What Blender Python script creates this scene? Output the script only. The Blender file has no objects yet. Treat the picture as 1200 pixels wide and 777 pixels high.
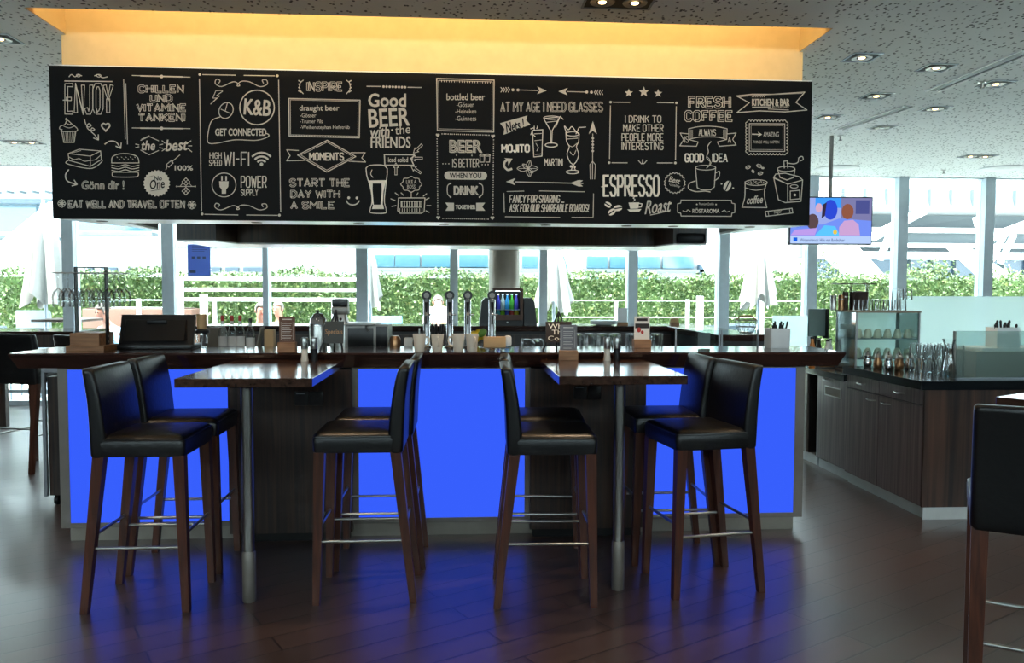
import bpy, bmesh, math, random
import numpy as np
from mathutils import Vector, Matrix
random.seed(7)
SC = bpy.context.scene
COL = SC.collection
R = math.radians
# ------------------------------------------------------------------ camera
FPX, PITCH, YAW, ROLL, CD, CH = 928.69, .0501, .0648, .0034, 4.4477, 1.4541
_fw = Vector((math.sin(YAW), math.cos(YAW), 0)); _rt = Vector((math.cos(YAW), -math.sin(YAW), 0))
_F = _fw*math.cos(PITCH) + Vector((0, 0, -math.sin(PITCH)))
_U = Vector((0, 0, math.cos(PITCH))) + _fw*math.sin(PITCH)
_R2 = _rt*math.cos(ROLL) + _U*math.sin(ROLL); _U2 = -_rt*math.sin(ROLL) + _U*math.cos(ROLL)
CAM = Vector((0, -CD, CH))
def _ray(u, v): return _F + _R2*((u-600)/FPX) - _U2*((v-388.5)/FPX)
def aty(u, v, y):
    d = _ray(u, v); return CAM + d*((y-CAM.y)/d.y)
def atz(u, v, z):
    d = _ray(u, v); return CAM + d*((z-CAM.z)/d.z)
cd = bpy.data.cameras.new('camera'); cam = bpy.data.objects.new('camera', cd); COL.objects.link(cam)
cd.sensor_width = 36; cd.sensor_fit = 'HORIZONTAL'; cd.lens = FPX/1200*36; cd.clip_end = 300; cd.clip_start = .05
cam.matrix_world = Matrix((( _R2.x, _U2.x, -_F.x, 0), (_R2.y, _U2.y, -_F.y, -CD), (_R2.z, _U2.z, -_F.z, CH), (0, 0, 0, 1)))
SC.camera = cam
# ------------------------------------------------------------------ world, sun, exposure
vs = SC.view_settings; vs.view_transform = 'Standard'; vs.look = 'None'; vs.gamma = 1; vs.use_curve_mapping = False
vs.exposure = 0.6
SC.cycles.transparent_max_bounces = 40
w = bpy.data.worlds.new('sky'); SC.world = w; w.use_nodes = True
bg = w.node_tree.nodes['Background']; bg.inputs[0].default_value = (.80, .93, 1.0, 1); bg.inputs[1].default_value = 11.5
def lamp(name, kind, loc, energy, color=(1, 1, 1), target=None, **kw):
    l = bpy.data.lights.new(name, kind); o = bpy.data.objects.new(name, l); COL.objects.link(o)
    l.energy = energy; l.color = color; o.location = loc
    for k, v in kw.items(): setattr(l, k, v)
    if target is not None:
        o.rotation_euler = (Vector(target)-Vector(loc)).to_track_quat('-Z', 'Y').to_euler()
    return o
lamp('sun', 'SUN', (-10, 0, 20), 23.0, (1, .96, .88), target=(0, 6.5, 0), angle=R(1))
# daylight portal in the window wall
lamp('window_daylight_portal', 'AREA', (1.0, 6.02, 1.5), 1, target=(1.0, -5, 1.5), shape='RECTANGLE', size=15.0, size_y=3.0).data.cycles.is_portal = True
lamp('added_high_window_portal', 'AREA', (.75, -7.2, 2.72), 1, target=(.75, 0, 2.72), shape='RECTANGLE', size=19.4, size_y=.46).data.cycles.is_portal = True  # portal for the assumed high windows added behind the viewer
# ------------------------------------------------------------------ materials
def lin(c):
    return tuple((x/255/12.92 if x/255 <= .04045 else ((x/255+.055)/1.055)**2.4) for x in c) + (1,)
MATS = {}
def pm(name, c, rough=.5, metal=0, spec=.5, coat=0, bump=None, emit=None, es=1, sheen=0):
    m = bpy.data.materials.new(name); m.use_nodes = True; nt = m.node_tree; b = nt.nodes['Principled BSDF']
    b.inputs['Base Color'].default_value = lin(c); b.inputs['Roughness'].default_value = rough
    b.inputs['Metallic'].default_value = metal; b.inputs['Specular IOR Level'].default_value = spec
    b.inputs['Coat Weight'].default_value = coat; b.inputs['Coat Roughness'].default_value = .1
    # subtle procedural mottling so that no surface is perfectly flat in colour
    tc = nt.nodes.new('ShaderNodeTexCoord'); n = nt.nodes.new('ShaderNodeTexNoise'); n.inputs['Scale'].default_value = 14; n.inputs['Detail'].default_value = 4
    nt.links.new(tc.outputs['Object'], n.inputs['Vector'])
    mx = nt.nodes.new('ShaderNodeMix'); mx.data_type = 'RGBA'; mx.inputs[6].default_value = lin(c)
    mx.inputs[7].default_value = tuple(x*.82 for x in lin(c)[:3])+(1,)
    nt.links.new(n.outputs['Fac'], mx.inputs[0]); nt.links.new(mx.outputs[2], b.inputs['Base Color'])
    if bump:
        n2 = nt.nodes.new('ShaderNodeTexNoise'); n2.inputs['Scale'].default_value = bump[0]; n2.inputs['Detail'].default_value = 3
        nt.links.new(tc.outputs['Object'], n2.inputs['Vector'])
        bp = nt.nodes.new('ShaderNodeBump'); bp.inputs['Strength'].default_value = bump[1]; bp.inputs['Distance'].default_value = .01
        nt.links.new(n2.outputs['Fac'], bp.inputs['Height']); nt.links.new(bp.outputs[0], b.inputs['Normal'])
    if emit:
        b.inputs['Emission Color'].default_value = lin(emit); b.inputs['Emission Strength'].default_value = es
    MATS[name] = m; return m
def emis(name, c, s=1):
    m = bpy.data.materials.new(name); m.use_nodes = True; nt = m.node_tree; nt.nodes.clear()
    e = nt.nodes.new('ShaderNodeEmission'); e.inputs[0].default_value = lin(c); e.inputs[1].default_value = s
    o = nt.nodes.new('ShaderNodeOutputMaterial'); nt.links.new(e.outputs[0], o.inputs[0]); return m
def glassm(name, tint=(240, 250, 250), refl=1.0, ior=1.45, haze=0.0, hazec=(210, 240, 240)):
    m = bpy.data.materials.new(name); m.use_nodes = True; nt = m.node_tree; nt.nodes.clear()
    t = nt.nodes.new('ShaderNodeBsdfTransparent'); t.inputs[0].default_value = lin(tint)
    g = nt.nodes.new('ShaderNodeBsdfGlossy'); g.inputs['Roughness'].default_value = .02
    f = nt.nodes.new('ShaderNodeFresnel'); f.inputs[0].default_value = ior
    mm = nt.nodes.new('ShaderNodeMath'); mm.operation = 'MULTIPLY'; mm.inputs[1].default_value = refl
    nt.links.new(f.outputs[0], mm.inputs[0])
    x = nt.nodes.new('ShaderNodeMixShader'); nt.links.new(mm.outputs[0], x.inputs[0]); nt.links.new(t.outputs[0], x.inputs[1]); nt.links.new(g.outputs[0], x.inputs[2])
    last = x
    if haze:
        d = nt.nodes.new('ShaderNodeBsdfTranslucent'); d.inputs[0].default_value = lin(hazec)
        d2 = nt.nodes.new('ShaderNodeBsdfDiffuse'); d2.inputs[0].default_value = lin(hazec)
        da = nt.nodes.new('ShaderNodeMixShader'); da.inputs[0].default_value = .35; nt.links.new(d.outputs[0], da.inputs[1]); nt.links.new(d2.outputs[0], da.inputs[2])
        y = nt.nodes.new('ShaderNodeMixShader'); y.inputs[0].default_value = haze
        nt.links.new(x.outputs[0], y.inputs[1]); nt.links.new(da.outputs[0], y.inputs[2]); last = y
    o = nt.nodes.new('ShaderNodeOutputMaterial'); nt.links.new(last.outputs[0], o.inputs[0]); return m
def woodm(name, c1, c2, rough=.4, scale=(30, 30, 1.2), coat=0, contrast=(.35, .75), rot=0):
    m = bpy.data.materials.new(name); m.use_nodes = True; nt = m.node_tree; b = nt.nodes['Principled BSDF']
    tc = nt.nodes.new('ShaderNodeTexCoord'); mp = nt.nodes.new('ShaderNodeMapping'); mp.inputs['Scale'].default_value = scale
    mp.inputs['Rotation'].default_value = (0, 0, rot)
    n = nt.nodes.new('ShaderNodeTexNoise'); n.inputs['Scale'].default_value = 1.6; n.inputs['Detail'].default_value = 6; n.inputs['Distortion'].default_value = .4
    cr = nt.nodes.new('ShaderNodeValToRGB'); cr.color_ramp.elements[0].position = contrast[0]; cr.color_ramp.elements[1].position = contrast[1]
    cr.color_ramp.elements[0].color = lin(c1); cr.color_ramp.elements[1].color = lin(c2)
    nt.links.new(tc.outputs['Object'], mp.inputs[0]); nt.links.new(mp.outputs[0], n.inputs['Vector']); nt.links.new(n.outputs['Fac'], cr.inputs[0])
    nt.links.new(cr.outputs[0], b.inputs['Base Color']); b.inputs['Roughness'].default_value = rough; b.inputs['Coat Weight'].default_value = coat
    b.inputs['Coat Roughness'].default_value = .08
    return m
def floorm():
    m = bpy.data.materials.new('floor_planks'); m.use_nodes = True; nt = m.node_tree; b = nt.nodes['Principled BSDF']
    tc = nt.nodes.new('ShaderNodeTexCoord'); mp = nt.nodes.new('ShaderNodeMapping'); mp.inputs['Rotation'].default_value = (0, 0, R(-30))
    br = nt.nodes.new('ShaderNodeTexBrick'); br.inputs['Scale'].default_value = 1; br.inputs['Mortar Size'].default_value = .0045
    br.inputs['Brick Width'].default_value = 1.25; br.inputs['Row Height'].default_value = .145; br.offset = .37
    br.inputs['Color1'].default_value = lin((56, 43, 40)); br.inputs['Color2'].default_value = lin((72, 54, 49)); br.inputs['Mortar'].default_value = lin((26, 18, 18))
    nt.links.new(tc.outputs['Object'], mp.inputs[0]); nt.links.new(mp.outputs[0], br.inputs['Vector'])
    m2 = nt.nodes.new('ShaderNodeMapping'); m2.inputs['Scale'].default_value = (1.0, 12, 1); nt.links.new(mp.outputs[0], m2.inputs[0])
    n = nt.nodes.new('ShaderNodeTexNoise'); n.inputs['Scale'].default_value = 2; n.inputs['Detail'].default_value = 5; nt.links.new(m2.outputs[0], n.inputs['Vector'])
    mx = nt.nodes.new('ShaderNodeMix'); mx.data_type = 'RGBA'; mx.blend_type = 'MULTIPLY'; mx.inputs[0].default_value = .8
    cr = nt.nodes.new('ShaderNodeValToRGB'); cr.color_ramp.elements[0].color = (.5, .45, .45, 1); cr.color_ramp.elements[1].color = (1.2, 1.15, 1.15, 1)
    nt.links.new(n.outputs['Fac'], cr.inputs[0]); nt.links.new(br.outputs['Color'], mx.inputs[6]); nt.links.new(cr.outputs[0], mx.inputs[7])
    nt.links.new(mx.outputs[2], b.inputs['Base Color'])
    mr = nt.nodes.new('ShaderNodeMapRange'); mr.inputs[3].default_value = .27; mr.inputs[4].default_value = .35
    nt.links.new(n.outputs['Fac'], mr.inputs[0]); nt.links.new(mr.outputs[0], b.inputs['Roughness'])
    bp = nt.nodes.new('ShaderNodeBump'); bp.inputs['Strength'].default_value = .6; bp.inputs['Distance'].default_value = .003; bp.invert = True
    nt.links.new(br.outputs['Fac'], bp.inputs['Height']); nt.links.new(bp.outputs[0], b.inputs['Normal'])
    b.inputs['Specular IOR Level'].default_value = .9; b.inputs['Coat Weight'].default_value = .45; b.inputs['Coat Roughness'].default_value = .28; nt.links.new(bp.outputs[0], b.inputs['Coat Normal'])
    return m
def ceilm():
    m = bpy.data.materials.new('ceiling_perforated'); m.use_nodes = True; nt = m.node_tree; b = nt.nodes['Principled BSDF']
    tc = nt.nodes.new('ShaderNodeTexCoord'); mp = nt.nodes.new('ShaderNodeMapping'); mp.inputs['Scale'].default_value = (31, 22, 31); mp.inputs['Rotation'].default_value = (0, 0, R(12))
    v = nt.nodes.new('ShaderNodeTexVoronoi'); v.inputs['Scale'].default_value = 1; v.inputs['Randomness'].default_value = 1
    nt.links.new(tc.outputs['Object'], mp.inputs[0]); nt.links.new(mp.outputs[0], v.inputs['Vector'])
    cr = nt.nodes.new('ShaderNodeValToRGB'); cr.color_ramp.elements[0].position = .19; cr.color_ramp.elements[1].position = .29
    cr.color_ramp.elements[0].color = lin((92, 96, 96)); cr.color_ramp.elements[1].color = lin((240, 243, 240))
    nt.links.new(v.outputs['Distance'], cr.inputs[0]); nt.links.new(cr.outputs[0], b.inputs['Base Color']); b.inputs['Roughness'].default_value = .85
    b.inputs['Specular IOR Level'].default_value = .2
    return m
M = dict(
 leather=pm('black_leather', (9, 9, 11), .36, spec=.5, bump=(60, .12)), piping=pm('black_piping', (20, 20, 23), .3),
 legwood=woodm('stool_leg_wood', (58, 30, 20), (92, 50, 32), .35, (40, 40, 2)), steel=pm('brushed_steel', (176, 176, 172), .28, 1), chrome=pm('chrome', (215, 215, 218), .1, 1),
 alu=pm('aluminium', (136, 132, 126), .38, .5), alud=pm('grey_aluminium', (150, 158, 166), .45, .3), mull=pm('window_mullion_reflecting', (196, 210, 220), .35, .1),  # mullions lightened, their reflected glow is put into the colour
 wenge=woodm('wenge_veneer', (30, 22, 19), (72, 50, 38), .38, (34, 34, 1.1)), wengeg=woodm('wenge_cabinet_reflecting', (84, 72, 74), (128, 112, 112), .3, (34, 34, .8)),  # cabinet veneer greyed and lightened, reflections put into its colour
 darkwood=woodm('dark_counter_wood', (34, 20, 17), (62, 36, 28), .13, (1.4, 30, 30), .4), table=woodm('table_wood', (50, 33, 26), (84, 58, 46), .16, (30, 1.4, 30), .4),
 black=pm('black_plastic', (14, 14, 16), .35), blackm=pm('black_metal', (30, 31, 33), .4, .6), board=pm('chalkboard_black', (9, 10, 11), .6, spec=.15),
 chalk=pm('chalk_white', (222, 213, 198), .9), chalkw=pm('chalk_bright', (252, 242, 226), .9), cream=pm('bulkhead_plaster', (210, 186, 142), .8),
 soffit=pm('soffit_white', (232, 238, 242), .3, spec=.8), white=pm('white_paint', (238, 240, 240), .5), ceil=ceilm(), floor=floorm(), wall=pm('wall_plaster', (120, 112, 104), .8),
 kick=pm('kick_plate', (165, 158, 146), .4, .25), kickl=pm('light_kick', (214, 220, 220), .35, .1), granite=pm('black_granite', (22, 28, 32), .12, coat=.3),
 porcelain=pm('porcelain', (224, 212, 196), .35), kraft=pm('kraft_card', (196, 158, 112), .7), oak=woodm('oak_block', (120, 82, 52), (160, 116, 78), .5, (3, 30, 30)),
 paper=pm('paper_white', (226, 222, 216), .8), greycard=pm('menu_grey', (120, 120, 126), .6), browncard=pm('menu_brown', (96, 66, 52), .6), ink=pm('ink_dark', (40, 36, 36), .7),
 wg=glassm('window_glass', (246, 252, 252), .55), gl=glassm('drinking_glass', (253, 254, 254), .75, 1.5), glt=glassm('case_glass', (240, 248, 246), .9, 1.5), frost=glassm('frosted_glass', (235, 248, 247), .5, 1.45, .72, (236, 246, 245)),
 blue=emis('blue_light_panel', (52, 90, 240), .74), bulb=emis('warm_bulb', (255, 214, 150), 6), strip=emis('cove_tube', (255, 190, 90), 4),
 leafs=None, concrete=pm('patio_paving', (228, 228, 222), .8), bldg=pm('building_white', (112, 116, 119), .6), bwhite=pm('building_bright_white', (228, 232, 234), .6), bglass=pm('building_glass', (34, 66, 80), .12, .0, .8), bgrey=pm('building_grey', (62, 72, 76), .5),
 bblue=pm('building_blue', (24, 42, 56), .3), fabric=pm('parasol_fabric', (150, 147, 142), .8), grey=pm('chair_grey', (120, 132, 142), .6), skin=pm('skin', (168, 112, 92), .6),
 blueposter=glassm('poster_blue', (90, 120, 200), .1, 1.2, .97, (112, 128, 172)), yellow=pm('lemon_yellow', (232, 196, 40), .45), lime=pm('lime_green', (96, 140, 50), .45), red=pm('red_plastic', (176, 48, 40), .4),
 amber=pm('amber_drink', (196, 120, 40), .3), coffee=pm('coffee_beans', (52, 34, 24), .6, bump=(90, .6)), hair=pm('hair_grey', (92, 84, 78), .7), shirtw=pm('shirt_white', (240, 242, 244), .8), shirtp=pm('shirt_pink', (226, 140, 130), .8),
 shirtb=pm('shirt_blue', (90, 130, 200), .8), shirtl=pm('shirt_lightblue', (165, 205, 225), .8), trous=pm('trousers_dark', (60, 64, 76), .8), bar_inner=pm('dark_inner', (26, 22, 22), .5), hatch=pm('dark_gap', (8, 8, 8), .7),
 fixture=pm('fixture_dark', (52, 46, 44), .3, .6), bronze=pm('copper_cups', (170, 128, 92), .3, .9), taupe=pm('taupe_box', (126, 118, 106), .6))
# ------------------------------------------------------------------ mesh builder
class MB:
    def __init__(s): s.bm = bmesh.new()
    def box(s, x0, x1, y0, y1, z0, z1, bev=0, seg=2, M4=None):
        r = bmesh.ops.create_cube(s.bm, size=1); vs_ = r['verts']
        for v in vs_: v.co = Vector((x0+(v.co.x+.5)*(x1-x0), y0+(v.co.y+.5)*(y1-y0), z0+(v.co.z+.5)*(z1-z0)))
        if bev:
            es = list({e for v in vs_ for e in v.link_edges})
            rr = bmesh.ops.bevel(s.bm, geom=es, offset=bev, segments=seg, profile=.5, affect='EDGES')
            vs_ = list({v for f in rr['faces'] for v in f.verts} | {v for v in vs_ if v.is_valid})
        if M4 is not None:
            for v in vs_: v.co = M4 @ v.co
        return s
    def prism(s, pts, d, axis='z', off=0):          # polygon (2D) extruded along axis from off to off+d
        def P(a, b, c): return {'z': (a, b, c), 'y': (a, c, b), 'x': (c, a, b)}[axis]
        lo = [s.bm.verts.new(P(a, b, off)) for a, b in pts]; hi = [s.bm.verts.new(P(a, b, off+d)) for a, b in pts]
        n = len(pts); s.bm.faces.new(lo[::-1]); s.bm.faces.new(hi)
        for i in range(n): s.bm.faces.new((lo[i], lo[(i+1) % n], hi[(i+1) % n], hi[i]))
        return s
    def loft(s, rings, cap=True, closed=True):
        V = [[s.bm.verts.new(p) for p in r] for r in rings]
        for a, b in zip(V[:-1], V[1:]):
            n = len(a)
            for i in range(n if closed else n-1): s.bm.faces.new((a[i], a[(i+1) % n], b[(i+1) % n], b[i]))
        if cap: s.bm.faces.new(V[0][::-1]); s.bm.faces.new(V[-1])
        return s
    def lathe(s, prof, c=(0, 0, 0), n=20, axis='z', cap=True):
        rings = []
        for r, h in prof:
            ring = []
            for i in range(n):
                a = 2*math.pi*i/n; x, y = r*math.cos(a), r*math.sin(a)
                p = {'z': (x, y, h), 'y': (x, h, y), 'x': (h, x, y)}[axis]
                ring.append((c[0]+p[0], c[1]+p[1], c[2]+p[2]))
            rings.append(ring)
        return s.loft(rings, cap)
    def cyl(s, p0, p1, r0, r1=None, n=14):
        p0 = Vector(p0); p1 = Vector(p1); r1 = r0 if r1 is None else r1
        d = (p1-p0).normalized(); a = d.orthogonal().normalized(); b = d.cross(a)
        rg = lambda p, r: [p+a*r*math.cos(2*math.pi*i/n)+b*r*math.sin(2*math.pi*i/n) for i in range(n)]
        return s.loft([rg(p0, r0), rg(p1, r1)])
    def tube(s, pts, r, n=8, closed=False):
        pts = [Vector(p) for p in pts]
        for a, b in zip(pts, pts[1:]+([pts[0]] if closed else [])):
            if (b-a).length > 1e-6: s.cyl(a, b, r, n=n)
        for p in pts[1:-1] if not closed else pts: s.ball(p, r, 6, 4)
        return s
    def ball(s, c, r, u=14, v=9, sc=(1, 1, 1)):
        rr = bmesh.ops.create_uvsphere(s.bm, u_segments=u, v_segments=v, radius=1)
        for x in rr['verts']: x.co = Vector((c[0]+x.co.x*r*sc[0], c[1]+x.co.y*r*sc[1], c[2]+x.co.z*r*sc[2]))
        return s
    def quad(s, pts):
        s.bm.faces.new([s.bm.verts.new(p) for p in pts]); return s
    def build(s, name, mat, parent=None, sm=True, ang=38):
        me = bpy.data.meshes.new(name)
        bmesh.ops.recalc_face_normals(s.bm, faces=s.bm.faces[:]); s.bm.to_mesh(me); s.bm.free()
        if sm: me.shade_smooth(); me.set_sharp_from_angle(angle=R(ang))
        me.materials.append(M[mat] if isinstance(mat, str) else mat)
        o = bpy.data.objects.new(name, me); COL.objects.link(o)
        if parent is not None: o.parent = parent
        return o
def tag(o, label=None, cat=None, group=None, kind=None):
    if label: o['label'] = label
    if cat: o['category'] = cat
    if group: o['group'] = group
    if kind: o['kind'] = kind
    return o
def thing(name, label, cat, loc=(0, 0, 0), rz=0, group=None, kind=None):
    o = bpy.data.objects.new(name, None); o.empty_display_size = .1; COL.objects.link(o); o.location = loc; o.rotation_euler = (0, 0, rz)
    return tag(o, label, cat, group, kind)
def copy_tree(o, parent=None):
    c = o.copy(); COL.objects.link(c)
    if parent is not None: c.parent = parent
    for ch in KIDS(o): copy_tree(ch, c)
    return c
def KIDS(o): return [x for x in COL.objects if x.parent == o]
def dup(o, loc, rz=None, label=None, group=None):
    c = copy_tree(o); c.location = loc
    if rz is not None: c.rotation_euler = (0, 0, rz)
    if label: c['label'] = label
    if group: c['group'] = group
    return c
def struct(name, mb, mat, label=None, cat=None, parent=None, sm=True):
    o = mb.build(name, mat, parent, sm)
    if parent is None: tag(o, label, cat, kind='structure')
    return o
# ------------------------------------------------------------------ layout
ZC, WY = 3.0, 5.9                 # ceiling height, window wall
XL, XR, YB = -9.0, 10.5, -7.0     # left / right / back of the room
# floor, walls, ceiling (with the coffer opening)
struct('floor', MB().box(XL, XR, YB, WY+.1, -.1, 0), 'floor', 'dark red-brown diagonal plank floor of the bar', 'floor', sm=False)
cxl, cxr = atz(25.7, 7.7, ZC).x, atz(981, 30.2, ZC).x
CY0, CY1 = .14, .60
c = MB(); T = .08
c.box(XL, cxl, YB, WY+.2, ZC, ZC+T).box(cxr, XR, YB, WY+.2, ZC, ZC+T).box(cxl, cxr, YB, CY0, ZC, ZC+T).box(cxl, cxr, CY1+.02, WY+.2, ZC, ZC+T)
struct('ceiling', c, 'ceil', 'grey perforated acoustic ceiling', 'ceiling', sm=False)
struct('ceiling_coffer', MB().box(cxl-.02, cxl, -.25, CY1+.05, ZC+T, ZC+.42).box(cxr, cxr+.02, -.25, CY1+.05, ZC+T, ZC+.42).box(cxl, cxr, -.27, -.25, ZC+T, ZC+.42).box(cxl-.02, cxr+.02, -.27, CY1+.1, ZC+.42, ZC+.44),
       'cream', 'warm lit ceiling coffer above the menu board', 'coffer', sm=False)
struct('trim_coffer', MB().box(cxl, cxl+.006, CY0, CY1+.02, ZC+.002, ZC+T).box(cxr-.006, cxr, CY0, CY1+.02, ZC+.002, ZC+T).box(cxl, cxr, CY0-.001, CY0+.004, ZC+.002, ZC+T), 'cream', 'cream lining of the coffer edge', 'trim', sm=False)
struct('roof', MB().box(XL-.2, XR+.2, YB-.2, WY+.35, ZC+.5, ZC+.6), 'bldg', 'flat roof slab', 'roof', sm=False)
struct('wall_right', MB().box(XR, XR+.12, YB, WY+.1, 0, ZC+.5), 'wall', 'plain right wall', 'wall', sm=False)
struct('wall_left', MB().box(XL-.12, XL, YB, WY+.1, 0, ZC+.5), 'wall', 'plain left wall', 'wall', sm=False)
wm = MB().box(XL, XR, YB-.12, YB, 0, 2.5).box(XL, XR, YB-.12, YB, ZC-.05, ZC+.5)
for k in range(11): wm.box(XL+k*1.94, XL+k*1.94+.08, YB-.1, YB-.02, 2.5, ZC-.05)
wo = struct('wall_back', wm, 'wall', 'wall behind the viewer with an added, assumed band of high windows', 'wall', sm=False); MB().box(XL, XR, YB-.06, YB-.05, 2.5, ZC-.05).build('pane', 'wg', wo, sm=False)  # unseen high windows, added for neutral light from behind
struct('wall_front', MB().box(XL, XR, WY-.02, WY+.2, ZC+.08, ZC+.5), 'bldg', 'fascia above the windows', 'wall', sm=False)
# windows: bays between mullions
mu = [(-160, 12), (-40, 12), (84, 12), (200, 13), (313, 6), (425, 13), (532, 9), (636, 9), (740, 11), (846, 12), (948, 12), (1052, 12), (1152, 12), (1250, 12), (1352, 12)]
mx = [(aty(u, 330, WY).x, wd*10.35/FPX) for u, wd in mu]
for i in range(len(mx)-1):
    x0, w0 = mx[i]; x1, _ = mx[i+1]
    fr = MB(); fr.box(x0-w0*.5, x0+w0*.5, WY-.1, WY+.08, 0, ZC)
    fr.box(x0+w0*.5, x1-.03, WY-.04, WY+.05, 0, .06).box(x0+w0*.5, x1-.03, WY-.05, WY+.06, ZC-.012, ZC).box(x0+w0*.5, x1-.03, WY-.02, WY+.03, .16, .20)
    fo = fr.build('window_%d' % (i+1), 'mull', None, sm=False); tag(fo, 'tall window bay number %d of the glazed back wall' % (i+1), 'window', kind='structure')
    MB().box(x0+w0*.5, x1-mx[i+1][1]*.5, WY-.006, WY+.006, .06, ZC-.012).build('pane', 'wg', fo, sm=False)
# round column by the windows
p0 = aty(573, 320, 4.2); p1 = aty(609, 320, 4.2); rc = (p1.x-p0.x)/2
struct('column', MB().lathe([(rc, 0), (rc, ZC)], ((p0.x+p1.x)/2, 4.2, 0), 32), pm('column_steel', (206, 196, 180), .35, .3), 'round brushed column behind the bar', 'column')
# bulkhead above the board
BY = .56                           # front face of the menu board
bxl = aty(72, 50, CY1).x; bxr = aty(941, 60, CY1).x
zbt, zbb = aty(500, 86, BY).z, aty(500, 260, BY).z
struct('bulkhead', MB().box(bxl, bxr, CY1, 1.75, zbb+.2, ZC+.42), 'cream', 'cream bulkhead over the menu board', 'bulkhead', sm=False)
cv = tag(MB().cyl((cxl+.1, -.12, ZC+T+.05), (cxr-.1, -.12, ZC+T+.05), .014).build('cove_light', 'strip'), 'warm light tube hidden in the coffer above the board', 'light')
lamp('cove_lamp', 'AREA', ((cxl+cxr)/2, -.06, ZC+T+.14), 19, (1, .76, .38), target=((cxl+cxr)/2, CY1, ZC+.02), shape='RECTANGLE', size=cxr-cxl-.2, size_y=.05)
# ------------------------------------------------------------------ suspended menu board canopy
BL, BR_ = aty(57.3, 77, BY).x, aty(952.1, 95, BY).x
can = thing('menu_board', 'long black chalkboard menu canopy hanging over the bar, covered in white lettering', 'menu board', ((BL+BR_)/2, BY, zbb))
def W2L(o, p): return (p[0]-o.location.x, p[1]-o.location.y, p[2]-o.location.z)
hw = (BR_-BL)/2; hb = zbt-zbb
MB().box(-hw, hw, 0, .03, 0, hb).build('front_panel', 'board', can, sm=False)
inl, inr = .29, .29
sp = [(-hw, .03), (hw, .03), (hw-inr, .85), (hw-inr-.02, .85), (hw-inr-.02, .29), (-hw+inl+.02, .29), (-hw+inl+.02, .85), (-hw+inl, .85)]
so = MB().prism(sp, .012, 'z', 0).build('soffit', 'soffit', can, sm=False)
MB().box(-hw+inl-.005, -hw+inl+.02, .31, .85, .013, .5).box(hw-inr-.02, hw-inr+.005, .31, .85, .013, .5).box(-hw+inl+.02, hw-inr-.02, .29, .31, .013, .5).build('inner_cladding', 'bar_inner', can, sm=False)
for pp in ([(-hw, .03), (-hw+.02, .03), (-hw+inl, .85), (-hw+inl-.02, .85)], [(hw-.02, .03), (hw, .03), (hw-inr+.02, .85), (hw-inr, .85)]): MB().prism(pp, hb-.02, 'z', .012).build('end_panel', 'board', can, sm=False)
MB().box(-hw, hw, .0, .03, hb, hb+.006).build('top_lit_line', 'soffit', can, sm=False)  # white strip paints in the lit line along the board top
for k, u in enumerate((118, 300, 420, 520, 640, 735, 790, 880)):
    p = W2L(can, aty(u, 262, BY+.14)); MB().lathe([(.03, -.004), (.036, 0.0), (.036, .006)], (p[0], .16, 0), 16).build('soffit_spotlight', 'fixture', can)
# rear canopy (dark wood clad) behind
RY = 2.35
zr = aty(500, 287.5, RY+.35).z
rl, rr = aty(207, 281, RY).x, aty(828, 286, RY).x
il, ir = aty(253, 281, RY).x, aty(789, 286, RY).x
rc_ = thing('rear_canopy', 'dark wood clad canopy hanging at the back of the bar island', 'canopy', ((rl+rr)/2, RY, zr))
hw2 = (rr-rl)/2; a1 = il-rc_.location.x; a2 = ir-rc_.location.x
MB().prism([(-hw2, 0), (a1, 0), (a1+.08, .35), (a2-.08, .35), (a2, 0), (hw2, 0), (hw2, 1.0), (-hw2, 1.0)], .75, 'z', .012).build('wood_cladding', 'wenge', rc_, sm=False)
MB().prism([(-hw2, 0), (a1, 0), (a1+.08, .35), (a2-.08, .35), (a2, 0), (hw2, 0), (hw2, 1.0), (-hw2, 1.0)], .012, 'z', 0).build('soffit', 'soffit', rc_, sm=False)
MB().box(a2+.03, hw2-.02, -.012, 0, .012, .10, .02).build('speaker_grille', 'blackm', rc_)
for x in (-1.7, 1.5):
    MB().cyl((x, .5, .76), (x, .5, ZC-zr), .02).build('hanger_rod', 'steel', rc_)
# ------------------------------------------------------------------ bar
PY, KY, FY = .20, .25, .13       # lit panel plane, kick plane, counter front edge
zct = aty(500, 413.4, FY).z; zcb = aty(500, 430.5, FY+.03).z
bar = thing('bar_counter', 'long bar front with three glowing blue light panels between dark wood bays', 'bar', (0, PY, 0))
X_ = lambda u, y=PY: aty(u, 480, y).x
zp1, zp0 = aty(500, 432.3, PY).z, aty(500, 607, PY).z
zf0 = aty(500, 612.5, PY).z
fl, frr = X_(68.3), X_(942.5)
for (u0, u1) in ((79.5, 267), (420, 615), (757, 932)):
    MB().box(X_(u0), X_(u1), .004, .02, zp0, zp1).build('light_panel', 'blue', bar, sm=False)
for (u0, u1) in ((68.3, 79.5), (412, 420), (615, 621.5), (932, 942.5)): MB().box(X_(u0), X_(u1), 0, .02, zf0, zp1+.01).build('upright_trim', 'alu', bar, sm=False)
for (u0, u1) in ((79.5, 267), (420, 615), (757, 932)):
    MB().box(X_(u0), X_(u1), 0, .02, zf0, zp0).build('bottom_trim', 'alu', bar, sm=False)
    MB().box(X_(u0), X_(u1), 0, .02, zp1, zp1+.01).build('top_trim', 'alu', bar, sm=False)
MB().box(fl+.02, frr-.02, .022, .44, zf0+.004, zp1+.01).build('carcass', 'bar_inner', bar, sm=False)
for x in (fl, frr-.02): MB().box(x, x+.02, .02, .44, zf0, zp1+.01).build('end_trim', 'alu', bar, sm=False)
MB().box(X_(79.2, KY), X_(932, KY), KY-PY, .40, 0, zf0).build('kick_plate', 'kick', bar, sm=False)
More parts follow.
